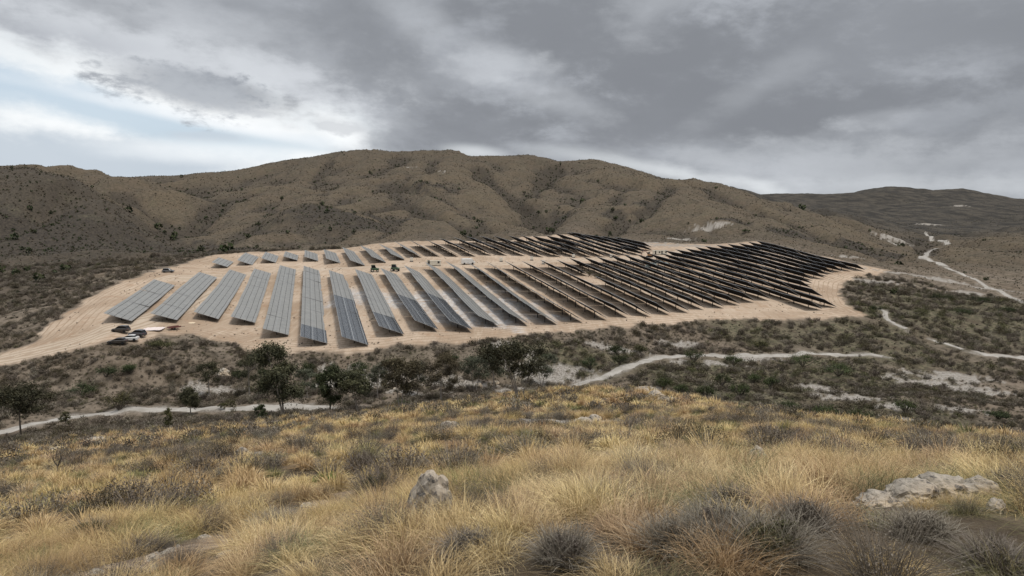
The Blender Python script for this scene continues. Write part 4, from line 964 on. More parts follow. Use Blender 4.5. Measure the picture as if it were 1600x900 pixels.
for i, (u, vb, w_, h_, mt, lab) in enumerate([
    (186, 642, 62, 40, 'olive_leaf', 'big rounded olive bush beyond the track at the left'),
    (625, 644, 46, 20, 'dark_leaf', 'low dark bush at the foot of the pale-branched tree'),
    (481, 592, 34, 36, 'dark_leaf', 'dark round bush just right of the tallest tree crown'),
    (372, 592, 36, 18, 'dark_leaf', 'dark bush behind the slender sparse tree'),
    (412, 590, 26, 18, 'dark_leaf', 'dark bush touching the left side of the tallest crown'),
    (128, 618, 60, 26, 'dark_leaf', 'long dark bush on the bank above the left track'),
    (165, 590, 52, 22, 'dark_leaf', 'upper dark bush on the bank below the parked cars'),
    (203, 585, 40, 20, 'dark_leaf', 'dark bush on the bank right below the parked cars'),
    (250, 545, 54, 18, 'olive_leaf', 'olive bush on the edge of the cleared ground near the red trailer'),
    (740, 578, 46, 30, 'dark_leaf', 'dark bush left of the broad many-stemmed tree'),
    (770, 568, 44, 26, 'dark_leaf', 'dark bush just behind the broad many-stemmed tree'),
    (705, 570, 40, 20, 'dark_leaf', 'dark bush behind the reddish-brown tree'),
    (560, 585, 50, 26, 'dark_leaf', 'dark thicket behind the low-forking olive tree'),
    (610, 580, 44, 26, 'dark_leaf', 'dark thicket behind the pale-branched tree'),
    (848, 570, 46, 28, 'dark_leaf', 'dark bush right of the broad many-stemmed tree'),
    (922, 578, 44, 26, 'dark_leaf', 'dark bush left of the pale track bend'),
    (968, 570, 34, 22, 'dark_leaf', 'dark bush nearest above the pale track bend'),
    (965, 555, 44, 20, 'dark_leaf', 'dark bush higher on the bank above the track bend'),
    (1000, 552, 32, 16, 'olive_leaf', 'olive bush on the bank above the track crest'),
    (1084, 568, 52, 32, 'bush_leaf', 'rounded dark bush half covering the pale track'),
    (1147, 572, 42, 25, 'bush_leaf', 'dark bush just below the pale track, right of the rounded one'),
    (1036, 608, 40, 25, 'bush_leaf', 'dark green bush at the top of the brow near the white rocks'),
    (1064, 617, 32, 22, 'bush_leaf', 'olive bush between the white rocks and the largest green bush'),
    (1102, 629, 50, 36, 'bush_leaf', 'largest dark green round bush just beyond the brow'),
    (1156, 620, 45, 32, 'bush_leaf', 'dark green round bush right of the largest one beyond the brow'),
    (1128, 604, 42, 27, 'bush_leaf', 'dark green bush behind and right of the largest one'),
    (1205, 608, 42, 27, 'bush_leaf', 'dark green bush behind the second round one on the right'),
    (1178, 598, 32, 17, 'bush_leaf', 'small olive bush among the dark round bushes'),
    (1255, 574, 75, 27, 'bush_leaf', 'wide light olive thicket right of the dark round bushes'),
    (1310, 588, 67, 27, 'bush_leaf', 'wide light olive thicket under the thin end of the pale track'),
    (1230, 648, 57, 30, 'bush_leaf', 'olive bush behind the golden brow, left of the white patches'),
    (1290, 655, 55, 30, 'bush_leaf', 'light olive bush behind the golden brow below the white patches'),
    (1345, 662, 57, 30, 'bush_leaf', 'dark green bush behind the golden brow on the right'),
    (1415, 646, 50, 30, 'bush_leaf', 'dark bush between the pale patches at the right'),
    (1190, 545, 34, 16, 'olive_leaf', 'olive bush just above the straight part of the pale track'),
    (1368, 488, 26, 14, 'dark_leaf', 'dark bush left of the forked pale path'),
    (1470, 470, 50, 16, 'dark_leaf', 'long dark thicket in the middle of the right valley'),
    (1530, 476, 56, 18, 'dark_leaf', 'dark thicket below the far track on the right'),
    (1500, 492, 50, 14, 'dark_leaf', 'dark bush line below the middle thicket on the right'),
    (1440, 492, 36, 12, 'olive_leaf', 'olive bush line right of the forked pale path'),
    (1575, 490, 40, 14, 'dark_leaf', 'dark bush at the right edge under the far track'),
    (1560, 655, 50, 20, 'dark_leaf', 'dark bush by the right edge behind the golden brow'),
    ]):
    bush(u, vb, w_, h_, lab, mt, i, 1300, .30 if vb < 560 else .25, G, dmin=90)
G = 'hillside trees'
for i, (u, vb, w_, h_, lab) in enumerate([(440, 314, 8, 11, 'lone dark conical tree on the crest of the left hill'), (819, 305, 8, 10, 'dark tree in the upper gully of the main hill'),
    (864, 366, 10, 14, 'dark tree at the mouth of the gully above the dirt spur'), (841, 335, 8, 8, 'dark bush in the middle of the main gully'),
    (876, 260, 5, 9, 'dark upright tree on the skyline saddle'), (957, 332, 8, 10, 'dark tree on the gully between the two central spurs'), (962, 345, 9, 10, 'lower dark tree on the gully between the two central spurs'),
    (932, 372, 9, 7, 'dark bush at the top edge of the upper panels'), (968, 376, 8, 6, 'dark bush beside the upper right panels'), (1166, 364, 16, 7, 'wide dark bush on the slope above the right-hand block')]):
    bush(u, vb, w_, h_, lab, 'dark_leaf', 60 + i, 260, .8, G, 'hill_tree', 'tree', dmin=300)
# near shrubs
G = 'shrubs on the near slope'
def near_shrub(u, vb, wpx, hpx, label, mat, seed, n, leaf, twigs=260, tw=.006, tmat='grey_twig'):
    r = np.random.default_rng(seed + 1700); x, y, z = hit(u, vb, H, 2.2); m_ = y / F; w_, h_ = wpx * m_ / 2, hpx * m_
    o = link(bpy.data.objects.new('shrub', None)); o.location = (x, y, z); tag(o, label, 'shrub', G)
    k = 11; ang = r.uniform(0, 6.28, k); rr_ = np.sqrt(r.uniform(0, 1, k)) * .6
    ce = np.stack([np.cos(ang) * rr_ * w_ * 1.1, np.sin(ang) * rr_ * w_ * 1.1, h_ * (.2 + .5 * r.uniform(.1, 1, k) * (1 - rr_ * .8))], -1); ra = np.stack([w_ * r.uniform(.22, .36, k)] * 2 + [h_ * r.uniform(.16, .26, k)], -1)
    link(bpy.data.objects.new('twigs', plant_me('twigs', [blades(r, int(twigs * 1.2), w_ * 1.0, h_ * .95, tw, 4, 1.15, .8, (0, 0), .7, (.3, 1), 1.6)], M[tmat])), o)
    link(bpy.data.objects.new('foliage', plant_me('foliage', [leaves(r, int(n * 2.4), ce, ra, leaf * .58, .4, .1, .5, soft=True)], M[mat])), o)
    HERO.append((x, y, w_ * .42)); return o
for i, a_ in enumerate([
    (1205, 868, 130, 78, 'dark olive shrub right of the centre front', 'olive_leaf', 2600, .026, 900, .005),
    (1120, 845, 110, 70, 'tall grey twiggy shrub leaning against the dark olive shrub', 'grey_twig', 2400, .022, 900, .005),
    (1255, 826, 90, 54, 'grey shrub behind the dark olive shrub, to its right', 'grey_twig', 2200, .022, 700, .005),
    (1150, 800, 90, 46, 'dark brown shrub at the back of the front shrub cluster', 'brown_leaf', 2000, .03, 600, .006),
    (1060, 862, 110, 66, 'grey-brown twiggy shrub left of the large dark shrub', 'grey_twig', 3500, .022, 700, .005),
    (508, 766, 56, 40, 'small fresh green shrub left of the centre boulder', 'bright_leaf', 1300, .04, 60, .008),
    (585, 780, 76, 60, 'tall green-grey broom shrub left of the centre boulder', 'olive_leaf', 2200, .035, 700, .008),
    (580, 728, 34, 30, 'dark brown round shrub above the green broom shrub', 'brown_leaf', 1100, .05, 160, .010),
    (995, 735, 70, 44, 'dark grey domed shrub in the middle of the slope', 'grey_twig', 1900, .035, 500, .008),
    (1050, 718, 52, 34, 'dark grey domed shrub right of the middle one', 'grey_twig', 1500, .04, 400, .009),
    (860, 718, 50, 26, 'dark brown shrub in the grass above the centre', 'grey_twig', 1300, .04, 350, .009),
    (730, 724, 44, 32, 'dark grey shrub just above the centre boulder', 'grey_twig', 1400, .04, 350, .009),
    (1060, 680, 24, 20, 'small dark round shrub on the upper slope', 'grey_twig', 900, .06, 120, .015),
    (880, 880, 94, 64, 'grey twiggy shrub at the bottom centre', 'grey_twig', 3200, .02, 800, .005),
    (735, 868, 88, 42, 'brown twiggy shrub at the bottom centre left', 'grey_twig', 3000, .02, 800, .005),
    (1010, 765, 34, 30, 'pale lichen-grey shrub below the middle domed shrub', 'grey_twig', 1200, .03, 260, .008),
    (430, 830, 80, 40, 'grey shrub on the lower left slope', 'grey_twig', 2400, .025, 500, .007),
    (330, 815, 60, 30, 'dark brown shrub on the lower left slope', 'brown_leaf', 1500, .035, 400, .008),
    (140, 840, 60, 34, 'grey-green rounded shrub at the lower left', 'olive_leaf', 1500, .035, 400, .008),
    (225, 868, 80, 34, 'low grey shrub near the bottom left corner', 'grey_twig', 2400, .025, 500, .007),
    (1440, 838, 100, 40, 'brown grassy shrub below the right-hand outcrop', 'grey_twig', 3200, .022, 800, .005),
    (1575, 772, 56, 46, 'dark brown shrub at the right end of the outcrop', 'grey_twig', 2000, .03, 500, .007),
    (1385, 752, 50, 26, 'dark shrub behind the left rocks of the outcrop', 'brown_leaf', 1500, .035, 400, .008),
    (1560, 888, 110, 44, 'grey curly shrub in the bottom right corner', 'grey_twig', 3000, .018, 1100, .005),
    (1330, 720, 44, 22, 'small dark shrub on the upper right slope', 'brown_leaf', 1200, .04, 300, .009),
    ]): near_shrub(a_[0], a_[1], a_[2], a_[3], a_[4], a_[5], i, a_[6], a_[7], a_[8], a_[9])
# scrub island inside the solar field
x, y, z = hit(921, 432, H, 200)
for i, (du, dv, w_, h_, lab) in enumerate([(909, 427, 20, 9, 'leftmost reddish bush on the uncleared island among the panels'), (921, 431, 22, 10, 'middle reddish bush on the uncleared island among the panels'), (934, 435, 20, 9, 'rightmost reddish bush on the uncleared island among the panels')]):
    bush(du, dv, w_, h_, lab, 'brown_leaf', 90 + i, 420, .35, 'bushes on the uncleared island', dmin=150)

# ------------------------------------------------------------------ vehicles and site equipment
def paint(name, col, rough=.3):
    m, nt, b = new_mat(name); b.inputs['Base Color'].default_value = col + (1,); b.inputs['Roughness'].default_value = rough
    b.inputs['Coat Weight'].default_value = .4; b.inputs['Coat Roughness'].default_value = .1
    tc = N(nt, 'ShaderNodeNewGeometry').outputs['Position']
    c = mix(nt, math_(nt, 'MULTIPLY', noise(nt, tc, 2.0, 4, .6), .25), col, (.35, .28, .2)); nt.links.new(c, b.inputs['Base Color'])
    return m
M['black_paint'] = paint('black_car_paint', (.012, .013, .016)); M['white_paint'] = paint('white_car_paint', (.75, .75, .73)); M['blue_paint'] = paint('dark_blue_car_paint', (.018, .026, .045))
M['green_paint'] = paint('green_machine_paint', (.015, .075, .03), .5); M['cream_paint'] = paint('cream_paint', (.70, .66, .55), .6); M['red_paint'] = paint('red_paint', (.12, .018, .02), .6)
M['grey_paint'] = paint('slate_car_paint', (.06, .075, .09))
M['window'], nt, b = new_mat('car_window_glass'); b.inputs['Base Color'].default_value = (.01, .012, .014, 1); b.inputs['Roughness'].default_value = .08
M['tyre'] = plain('tyre_rubber', (.02, .02, .02), .9); M['lamp'], nt, b = new_mat('lamp_glass'); b.inputs['Base Color'].default_value = (.6, .6, .58, 1); b.inputs['Roughness'].default_value = .15
M['tail'], nt, b = new_mat('tail_lamp_red'); b.inputs['Base Color'].default_value = (.3, .01, .01, 1)
M['dark_metal'] = plain('dark_metal', (.05, .05, .05), .6, .3)
def loft(stations, closed=True):
    """stations: list of equal-length rings of points"""
    v = [p for s in stations for p in s]; n = len(stations[0]); f = []
    for i in range(len(stations) - 1):
        for k in range(n): f.append((i * n + k, i * n + (k + 1) % n, (i + 1) * n + (k + 1) % n, (i + 1) * n + k))
    f.append(tuple(range(n))[::-1]); f.append(tuple((len(stations) - 1) * n + k for k in range(n)))
    return v, f
def ring(x, w, z0, z1, r=.08):
    return [(x, -w, z0 + r), (x, -w + r, z0), (x, w - r, z0), (x, w, z0 + r), (x, w, z1 - r * 1.5), (x, w - r * 1.6, z1), (x, -w + r * 1.6, z1), (x, -w, z1 - r * 1.5)]
def box(cx_, cy_, cz_, sx_, sy_, sz_):
    v = [(cx_ + a * sx_ / 2, cy_ + b2 * sy_ / 2, cz_ + c2 * sz_ / 2) for a in (-1, 1) for b2 in (-1, 1) for c2 in (-1, 1)]
    return v, [(0, 1, 3, 2), (4, 6, 7, 5), (0, 4, 5, 1), (2, 3, 7, 6), (0, 2, 6, 4), (1, 5, 7, 3)]
def obj_vf(name, vf, mat, parent, bev=0):
    o = mesh_obj(name, vf[0], vf[1], mat, parent)
    if bev:
        md = o.modifiers.new('bevel', 'BEVEL'); md.width = bev; md.segments = 2
    return o
def disc(cx_, cy_, cz_, r_, wd_, n=18):
    v = []; 
    for s in (-1, 1):
        for k in range(n): v.append((cx_ + r_ * math.cos(2 * math.pi * k / n), cy_ + s * wd_ / 2, cz_ + r_ * math.sin(2 * math.pi * k / n)))
    f = [(k, (k + 1) % n, n + (k + 1) % n, n + k) for k in range(n)] + [tuple(range(n))[::-1], tuple(range(n, 2 * n))]
    return v, f
def car(u, v, rz, label, mat, kind='suv', group='cars parked by the site entrance'):
    x, y, z = hit(u, v, H, 100); root = empty('parked_car', (x, y, z), rz); root.scale = (.80, .80, .86); tag(root, label, 'car', group)
    hr = 1.62 if kind == 'suv' else 1.42
    st = [ring(-2.2, .74, .45, .82), ring(-2.12, .86, .32, .98), ring(-1.3, .90, .26, 1.02), ring(0, .91, .25, 1.0), ring(1.0, .90, .26, .98), ring(1.9, .86, .32, .88), ring(2.2, .74, .42, .74)]
    obj_vf('body', loft(st), M[mat], root)
    rearx = -2.0 if kind == 'suv' else -1.65
    cab = [ring(rearx, .78, .95, 1.04, .03), ring(rearx + .28, .72, .95, hr - .06, .05), ring(-.9, .70, .95, hr, .06), ring(.1, .70, .95, hr - .02, .06), ring(.45, .71, .95, hr - .14, .05), ring(1.15, .77, .95, 1.02, .03)]
    obj_vf('cabin_windows', loft(cab), M['window'], root)
    roof = [ring(rearx + .24, .70, hr - .09, hr - .03, .02), ring(-.9, .69, hr - .04, hr + .03, .02), ring(.12, .68, hr - .06, hr + .01, .02), ring(.4, .68, hr - .16, hr - .10, .02)]
    obj_vf('roof', loft(roof), M[mat], root)
    for sx_ in (-1.35, 1.38):
        for sy_ in (-.82, .82):
            wo = obj_vf('wheel', disc(sx_, sy_, .34, .34, .22), M['tyre'], root); obj_vf('rim', disc(sx_, sy_ * 1.07, .34, .2, .1), M['galv'], wo)
    for sy_ in (-.6, .6):
        obj_vf('headlight', box(2.12, sy_, .70, .14, .26, .13), M['lamp'], root, .02); obj_vf('tail_light', box(-2.14, sy_ * 1.1, .85, .1, .2, .14), M['tail'], root, .02)
        obj_vf('wing_mirror', box(.72, sy_ * 1.62, 1.02, .14, .16, .12), M[mat], root, .02)
    return root
car(189, 519, math.radians(176), 'black car parked highest on the left, behind the others', 'black_paint')
car(215, 526, math.radians(170), 'dark blue car parked behind the white one, to its right', 'blue_paint')
car(202, 533, math.radians(192), 'white car parked between the two dark cars and the scrub', 'white_paint', 'saloon')
car(184, 538, math.radians(190), 'slate grey car nearest the scrub at the edge of the dirt', 'black_paint', 'saloon')
car(263, 426, math.radians(8), 'slate car parked alone beside the top of the leftmost panel row', 'grey_paint', group=None)
# machines
def machine(u, v, rz, label):
    x, y, z = hit(u, v, H, 150); root = empty('site_machine', (x, y, z), rz); tag(root, label, 'machine', 'green machines in the dirt corridor')
    obj_vf('body', box(-.2, 0, .95, 2.0, 1.3, .8), M['green_paint'], root, .1)
    obj_vf('engine_cover', loft([ring(.6, .5, .7, 1.35), ring(1.35, .46, .7, 1.25), ring(1.6, .4, .75, 1.1)]), M['green_paint'], root)
    cb_ = obj_vf('cab', loft([ring(-1.0, .55, 1.34, 2.15), ring(-.85, .6, 1.34, 2.25), ring(.2, .6, 1.34, 2.2), ring(.5, .55, 1.34, 1.5)]), M['window'], root)
    obj_vf('cab_roof', box(-.38, 0, 2.28, 1.35, 1.3, .09), M['green_paint'], cb_, .03)
    for sx_, rw in ((-.75, .5), (1.05, .38)):
        for sy_ in (-.72, .72):
            wo = obj_vf('wheel', disc(sx_, sy_, rw, rw, .3), M['tyre'], root); obj_vf('rim', disc(sx_, sy_ * 1.1, rw, rw * .5, .2), M['cream_paint'], wo)
machine(585, 425, .3, 'left one of two small green machines in the dirt corridor')
machine(617, 424, -.2, 'right one of two small green machines in the dirt corridor')
def cabin(u, v, rz, label, L=5.0, w_=2.2, h_=2.0, group=None, cat='cabin', name='site_cabin'):
    x, y, z = hit(u, v, H, 150); root = empty(name, (x, y, z), rz); tag(root, label, cat, group)
    obj_vf('walls', box(0, 0, h_ / 2 + .18, L, w_, h_), M['cream_paint'], root, .04)
    obj_vf('roof', box(0, 0, h_ + .22, L + .12, w_ + .12, .1), M['cream_paint'], root, .03)
    for sx_ in (-1, 1):
        obj_vf('window' if sx_ > 0 else 'door', box(sx_ * (L / 2 - .75), -w_ / 2 - .012, 1.3 if sx_ > 0 else 1.12, .7, .06, .8 if sx_ > 0 else 1.7), M['dark_metal'], root, .01)
        for sy_ in (-1, 1): obj_vf('foot', box(sx_ * (L / 2 - .2), sy_ * (w_ / 2 - .2), .08, .25, .25, .22), M['galv'], root)
cabin(678, 415, .05, 'long cream cabin with two dark openings in the dirt corridor', 5.0, 2.2, 1.5)
cabin(1026, 398, .2, 'left one of two cream cabins at the clearing between the blocks', 3.6, 2.2, 1.9, 'cabins at the clearing')
cabin(1036, 398, .2, 'right one of two cream cabins at the clearing between the blocks', 3.6, 2.2, 1.9, 'cabins at the clearing')
# white van
x, y, z = hit(731, 413, H, 150); root = empty('delivery_van', (x, y, z), .35); tag(root, 'white van parked in the dirt corridor right of the long cream cabin', 'van')
obj_vf('body', loft([ring(-2.5, .9, .35, 2.1), ring(-2.4, .98, .3, 2.2), ring(1.0, .98, .3, 2.2), ring(1.6, .96, .3, 1.9), ring(2.1, .94, .3, 1.2), ring(2.6, .85, .4, .95)]), M['white_paint'], root)
obj_vf('windscreen', loft([ring(1.55, .86, 1.3, 1.98, .05), ring(1.8, .84, 1.25, 1.75, .05), ring(2.14, .8, 1.15, 1.24, .03)]), M['window'], root)
for sx_ in (-1.6, 1.6):
    for sy_ in (-.9, .9): obj_vf('wheel', disc(sx_, sy_, .36, .36, .22), M['tyre'], root)
for sy_ in (-.6, .6): obj_vf('headlight', box(2.56, sy_, .75, .12, .25, .15), M['lamp'], root, .02)
# excavator at the clearing
x, y, z = hit(1015, 402, H, 200); root = empty('excavator', (x, y, z), 2.6); tag(root, 'small brown excavator at the clearing between the panel blocks', 'excavator')
for sy_ in (-.85, .85): obj_vf('crawler', loft([ring(-1.4, .2, .15, .55), ring(-1.2, .22, 0, .7), ring(1.2, .22, 0, .7), ring(1.4, .2, .15, .55)]), M['tyre'], root).location = (0, sy_, 0)
obj_vf('body', box(-.3, 0, 1.15, 2.2, 1.9, .8), M['brown_mach'] if 'brown_mach' in M else paint('ochre_machine_paint', (.28, .13, .04), .6), root, .1)
obj_vf('cab', loft([ring(-.3, .4, 1.5, 2.5), ring(.9, .4, 1.5, 2.4)]), M['window'], root).location = (0, .4, 0)
v, f, t = tube([(.8, -.3, 1.4), (2.4, -.3, 3.1), (4.0, -.3, 2.4)], [.2, .17, .12], 6); obj_vf('boom', (v, f), M['red_paint'], root)
v, f, t = tube([(4.0, -.3, 2.4), (4.3, -.3, .9)], [.14, .1], 6); obj_vf('arm', (v, f), M['red_paint'], root)
obj_vf('bucket', loft([ring(4.05, .35, .3, .9), ring(4.45, .35, .1, .85), ring(4.75, .33, .3, .6)]), M['dark_metal'], root)
# red trailer, tarpaulins, pallets
x, y, z = hit(272, 515, H, 110); root = empty('trailer', (x, y, z), .9); root.scale = (.75, .75, .75); tag(root, 'small dark red flat trailer on the dirt near the leftmost panel rows', 'trailer')
obj_vf('bed', box(0, 0, .62, 3.4, 1.5, .14), M['red_paint'], root, .03)
for a_, b_, c_, d_ in ((0, .74, 3.4, .05), (0, -.74, 3.4, .05), (-1.68, 0, .05, 1.5)): obj_vf('side_board', box(a_, b_, .84, c_, d_, .3), M['red_paint'], root)
for sy_ in (-.8, .8): obj_vf('wheel', disc(-.2, sy_, .33, .33, .18), M['tyre'], root)
obj_vf('drawbar', box(2.4, 0, .55, 1.5, .1, .1), M['dark_metal'], root)
def sheet_pile(u, v, w_, d_, h_, label, mat, seed, name='tarpaulin_pile', cat='tarpaulin', rz=0.0, dmin=110, group=None):
    x, y, z = hit(u, v, H, dmin); n = 22; vs = []; fs = []
    for i in range(n):
        for j in range(n):
            a_, b_ = i / (n - 1) * 2 - 1, j / (n - 1) * 2 - 1
            e = max(0, 1 - max(abs(a_), abs(b_)) ** 4); zz = h_ * e * (.55 + .6 * abs(mnoise.noise(Vector((a_ * 3 + seed, b_ * 3, seed))))) - .05
            vs.append((a_ * w_ / 2 * (1 + .1 * mnoise.noise(Vector((b_ * 3, seed, 0)))), b_ * d_ / 2 * (1 + .12 * mnoise.noise(Vector((a_ * 3, seed, 5)))), zz))
    for i in range(n - 1):
        for j in range(n - 1): fs.append((i * n + j, (i + 1) * n + j, (i + 1) * n + j + 1, i * n + j + 1))
    o = mesh_obj(name, vs, fs, mat); o.location = (x, y, z); o.rotation_euler = (0, 0, rz); tag(o, label, cat, group)
M['tarp'] = plain('pale_tarpaulin', (.72, .62, .58), .6, 0, .12); M['wrap'] = plain('white_wrap', (.62, .68, .64), .4, 0, .15); M['sand'] = plain('pale_sand', (.68, .56, .40), .9)
sheet_pile(236, 514, 4.8, 3.4, .4, 'pale pinkish tarpaulin spread over a low pile beside the parked cars', M['tarp'], 3, rz=.15)
sheet_pile(299, 505, 1.5, 1.1, .3, 'small bright heap on the dirt right of the red trailer', M['sand'], 5, 'sand_heap', 'heap')
for i, (u, v, s_, lab) in enumerate([(1020, 413, 3.2, 'leftmost white wrapped stack in the clearing'), (1030, 411, 4.2, 'largest white wrapped stack in the clearing'), (1039, 413, 3.4, 'rightmost white wrapped stack in the clearing'), (1012, 417, 2.2, 'small white wrapped bundle below the others in the clearing')]):
    sheet_pile(u, v, s_, s_ * .9, 1.2, lab, M['wrap'], 11 + i, 'wrapped_stack', 'stack', dmin=200, group='wrapped stacks in the clearing')
def cabinet(u, v, label):
    x, y, z = hit(u, v, H, 150); root = empty('electrical_cabinet', (x, y, z), .3); tag(root, label, 'cabinet', 'cabinets along the dirt corridor')
    obj_vf('housing', box(0, 0, .95, 1.1, .6, 1.3), M['white_paint'], root, .03); obj_vf('door', box(0, -.315, .95, .9, .04, 1.1), M['cream_paint'], root, .01)
    obj_vf('plinth', box(0, 0, .15, 1.2, .7, .34), M['galv'], root)
for u, v, lab in ((643, 409, 'white cabinet left of the long cream cabin'), (783, 409, 'white cabinet at the end of a row, right of the van'), (831, 407, 'white cabinet in the middle of the corridor'), (896, 403, 'white cabinet above the scrub island'), (955, 403, 'white cabinet nearest the clearing'), (849, 413, 'small white cabinet on the near side of the corridor')): cabinet(u, v, lab)
def stone_me():
    bm = rock_bm(.5, .45, .32, rg.uniform(0, 50), 2, .4)
    me = bpy.data.meshes.new('loose_stone'); bm.to_mesh(me); bm.free(); me.materials.append(M['rock']); return me
def free(x, y):
    ok = np.ones(len(x), bool)
    for hx_, hy_, hr_ in HERO: ok &= (x - hx_) ** 2 + (y - hy_) ** 2 > hr_ ** 2
    return ok
def lowk(x, y):
    s_ = np.ones(len(x))
    for lx, ly, lr in LOW: s_ = np.minimum(s_, np.where((x - lx) ** 2 + (y - ly) ** 2 < lr ** 2, .5, 1))
    return s_
def clearv(x, y): return (fq(dirtm, x, y) < .25) & (fq(rdist, x, y) > .5) & ((fq(rdist, x * 1.018, y * 1.018) > .4) | (rg.uniform(0, 1, len(x)) < .12)) & ((fq(rdist, x * 1.035, y * 1.035) > .2) | (rg.uniform(0, 1, len(x)) < .3))
# near
x, y = grid(.44, 2.1, 13, 61)
g = fbm(x / 1.7, y / 1.7, 201, 3); bare = fbm(x / 2.3, y / 2.3, 207, 3)
stripe = np.abs(fbm((x + .5 * y) / 2.2, (y - .5 * x) / 6, 209, 2))           # thin stony run-offs on the left
k = free(x, y) & (g < .6) & (fq(pale, x, y) < .6) & ~((x < -1) & (bare > .42)) & (fq(runoff, x, y) > .45)
k &= np.hypot(x, y) > 2.5
x1, y1 = x[k], y[k]; pk = np.where(rg.uniform(0, 1, k.sum()) < .86 - .35 * (x1 > 2) * 1.0 * (np.hypot(x1, y1) < 6), rg.integers(0, 8, k.sum()), rg.integers(8, 11, k.sum()))
scatter('dry_tussock_grass', near_lib, x1, y1, rg.uniform(.6, 1.1, len(x1)) * np.clip(.50 + np.hypot(x1, y1) / 14, .72, 1.2) * lowk(x1, y1), 'golden tussock grass covering the nearest slope in front of the viewer', 'grass', 1, pick=pk)
x, y = grid(.9, 2.6, 13, 61, .5); g = fbm(x / 1.9, y / 1.9, 211, 3)
k = free(x, y) & ((g > .04) | ((fq(runoff, x, y) > .45) & (fq(runoff, x, y) < 1.1))) & (np.hypot(x, y) > 2.9); scatter('dry_shrubs', gnear_lib, x[k], y[k], rg.uniform(.35, .8, k.sum()) * lowk(x[k], y[k]), 'low grey twiggy shrubs mixed into the nearest grass', 'shrubs', 2)
# middle
x, y = grid(.90, 12.5, 44, 54)
g = fbm(x / 3, y / 3, 221, 3); gz = fq(gold, x, y)
k = free(x, y) & (g < .5) & (fq(pale, x, y) < .5) & (fq(runoff, x, y) > .5) & (rg.uniform(0, 1, len(x)) < .25 + .75 * gz)
pk = np.where(rg.uniform(0, 1, k.sum()) < .84, rg.integers(0, 6, k.sum()), rg.integers(6, 8, k.sum()))
scatter('dry_tussock_grass', mid_lib, x[k], y[k], rg.uniform(.7, 1.15, k.sum()), 'golden tussock grass on the middle of the near slope', 'grass', 3, pick=pk)
x, y = grid(1.0, 12.5, 44, 54, .5); g = fbm(x / 3.3, y / 3.3, 223, 3); gz = fq(gold, x, y)
k = free(x, y) & (fq(pale, x, y) < .6) & (g > .10 - .5 * (1 - gz))
scatter('dry_shrubs', gmid_lib, x[k], y[k], rg.uniform(.6, 1.6, k.sum()), 'grey twiggy shrubs between the golden tussocks of the near slope', 'shrubs', 4)
# far part of the near slope
x, y = grid(1.15, 43, 94, 46); gz = fq(gold, x, y); g = fbm(x / 5, y / 5, 231, 3)
k = free(x, y) & clearv(x, y) & (fq(pale, x, y) < .5) & (g < .5) & (rg.uniform(0, 1, len(x)) < .12 + .88 * gz)
pk = np.where(rg.uniform(0, 1, k.sum()) < .86, rg.integers(0, 5, k.sum()), rg.integers(5, 7, k.sum()))
scatter('dry_tussock_grass', far_lib, x[k], y[k], rg.uniform(.8, 1.4, k.sum()), 'golden tussock grass along the far brow of the near slope', 'grass', 5, pick=pk)
x, y = grid(1.35, 43, 97, 46, .5); gz = fq(gold, x, y); g = fbm(x / 5, y / 5, 233, 3)
k = free(x, y) & clearv(x, y) & (fq(pale, x, y) < .6) & (g > .02 - .6 * (1 - gz))
pk = rg.integers(0, 7, k.sum())
scatter('dry_shrubs', gfar_lib, x[k], y[k], rg.uniform(.8, 1.9, k.sum()), 'grey and brown low shrubs on the brow above the gravel track', 'shrubs', 6, pick=pk)
# valley
x, y = field(46000, 86, 345, 41, .9); gn = fq(green, x, y); g = fbm(x / 8, y / 8, 241, 4)
k = free(x, y) & clearv(x, y) & (fq(sdn, x, y) > 1.2) & (fq(pale, x, y) < .45) & ((g > -.12) | ((gn > .4) & (g > -.35))) & (rg.uniform(0, 1, len(x)) < 1 - .5 * gn) & (fq(gold, x, y) < .6)
gnk = gn[k]; u = rg.uniform(0, 1, k.sum())
pk = np.where(u < gnk * .24, rg.integers(7, glib_n, k.sum()), np.where(rg.uniform(0, 1, k.sum()) < .45, rg.integers(0, 4, k.sum()), np.where(rg.uniform(0, 1, k.sum()) < .6, rg.integers(4, 7, k.sum()), rg.integers(9, 12, k.sum()))))
scv = np.minimum(np.exp(rg.normal(.38, .42, k.sum())), 2.3)
scatter('valley_scrub', gfar_lib, x[k], y[k], scv * (1 + .5 * gnk * rg.uniform(0, 1, k.sum())) * (.75 + y[k] / 420), 'low grey-brown and green scrub over the valley floor and banks', 'shrubs', 7, pick=pk)
x, y = field(26000, 92, 185, 41, .5)
k = free(x, y) & clearv(x, y) & (fq(sdn, x, y) > .6) & (fq(gold, x, y) < .6) & (fq(pale, x, y) < .7)
scatter('small_valley_scrub', gfar_lib, x[k], y[k], np.exp(rg.normal(-.55, .35, k.sum())), 'small dry scrub and dead twigs between the larger shrubs of the valley', 'shrubs', 13, pick=rg.integers(0, 12, k.sum()))
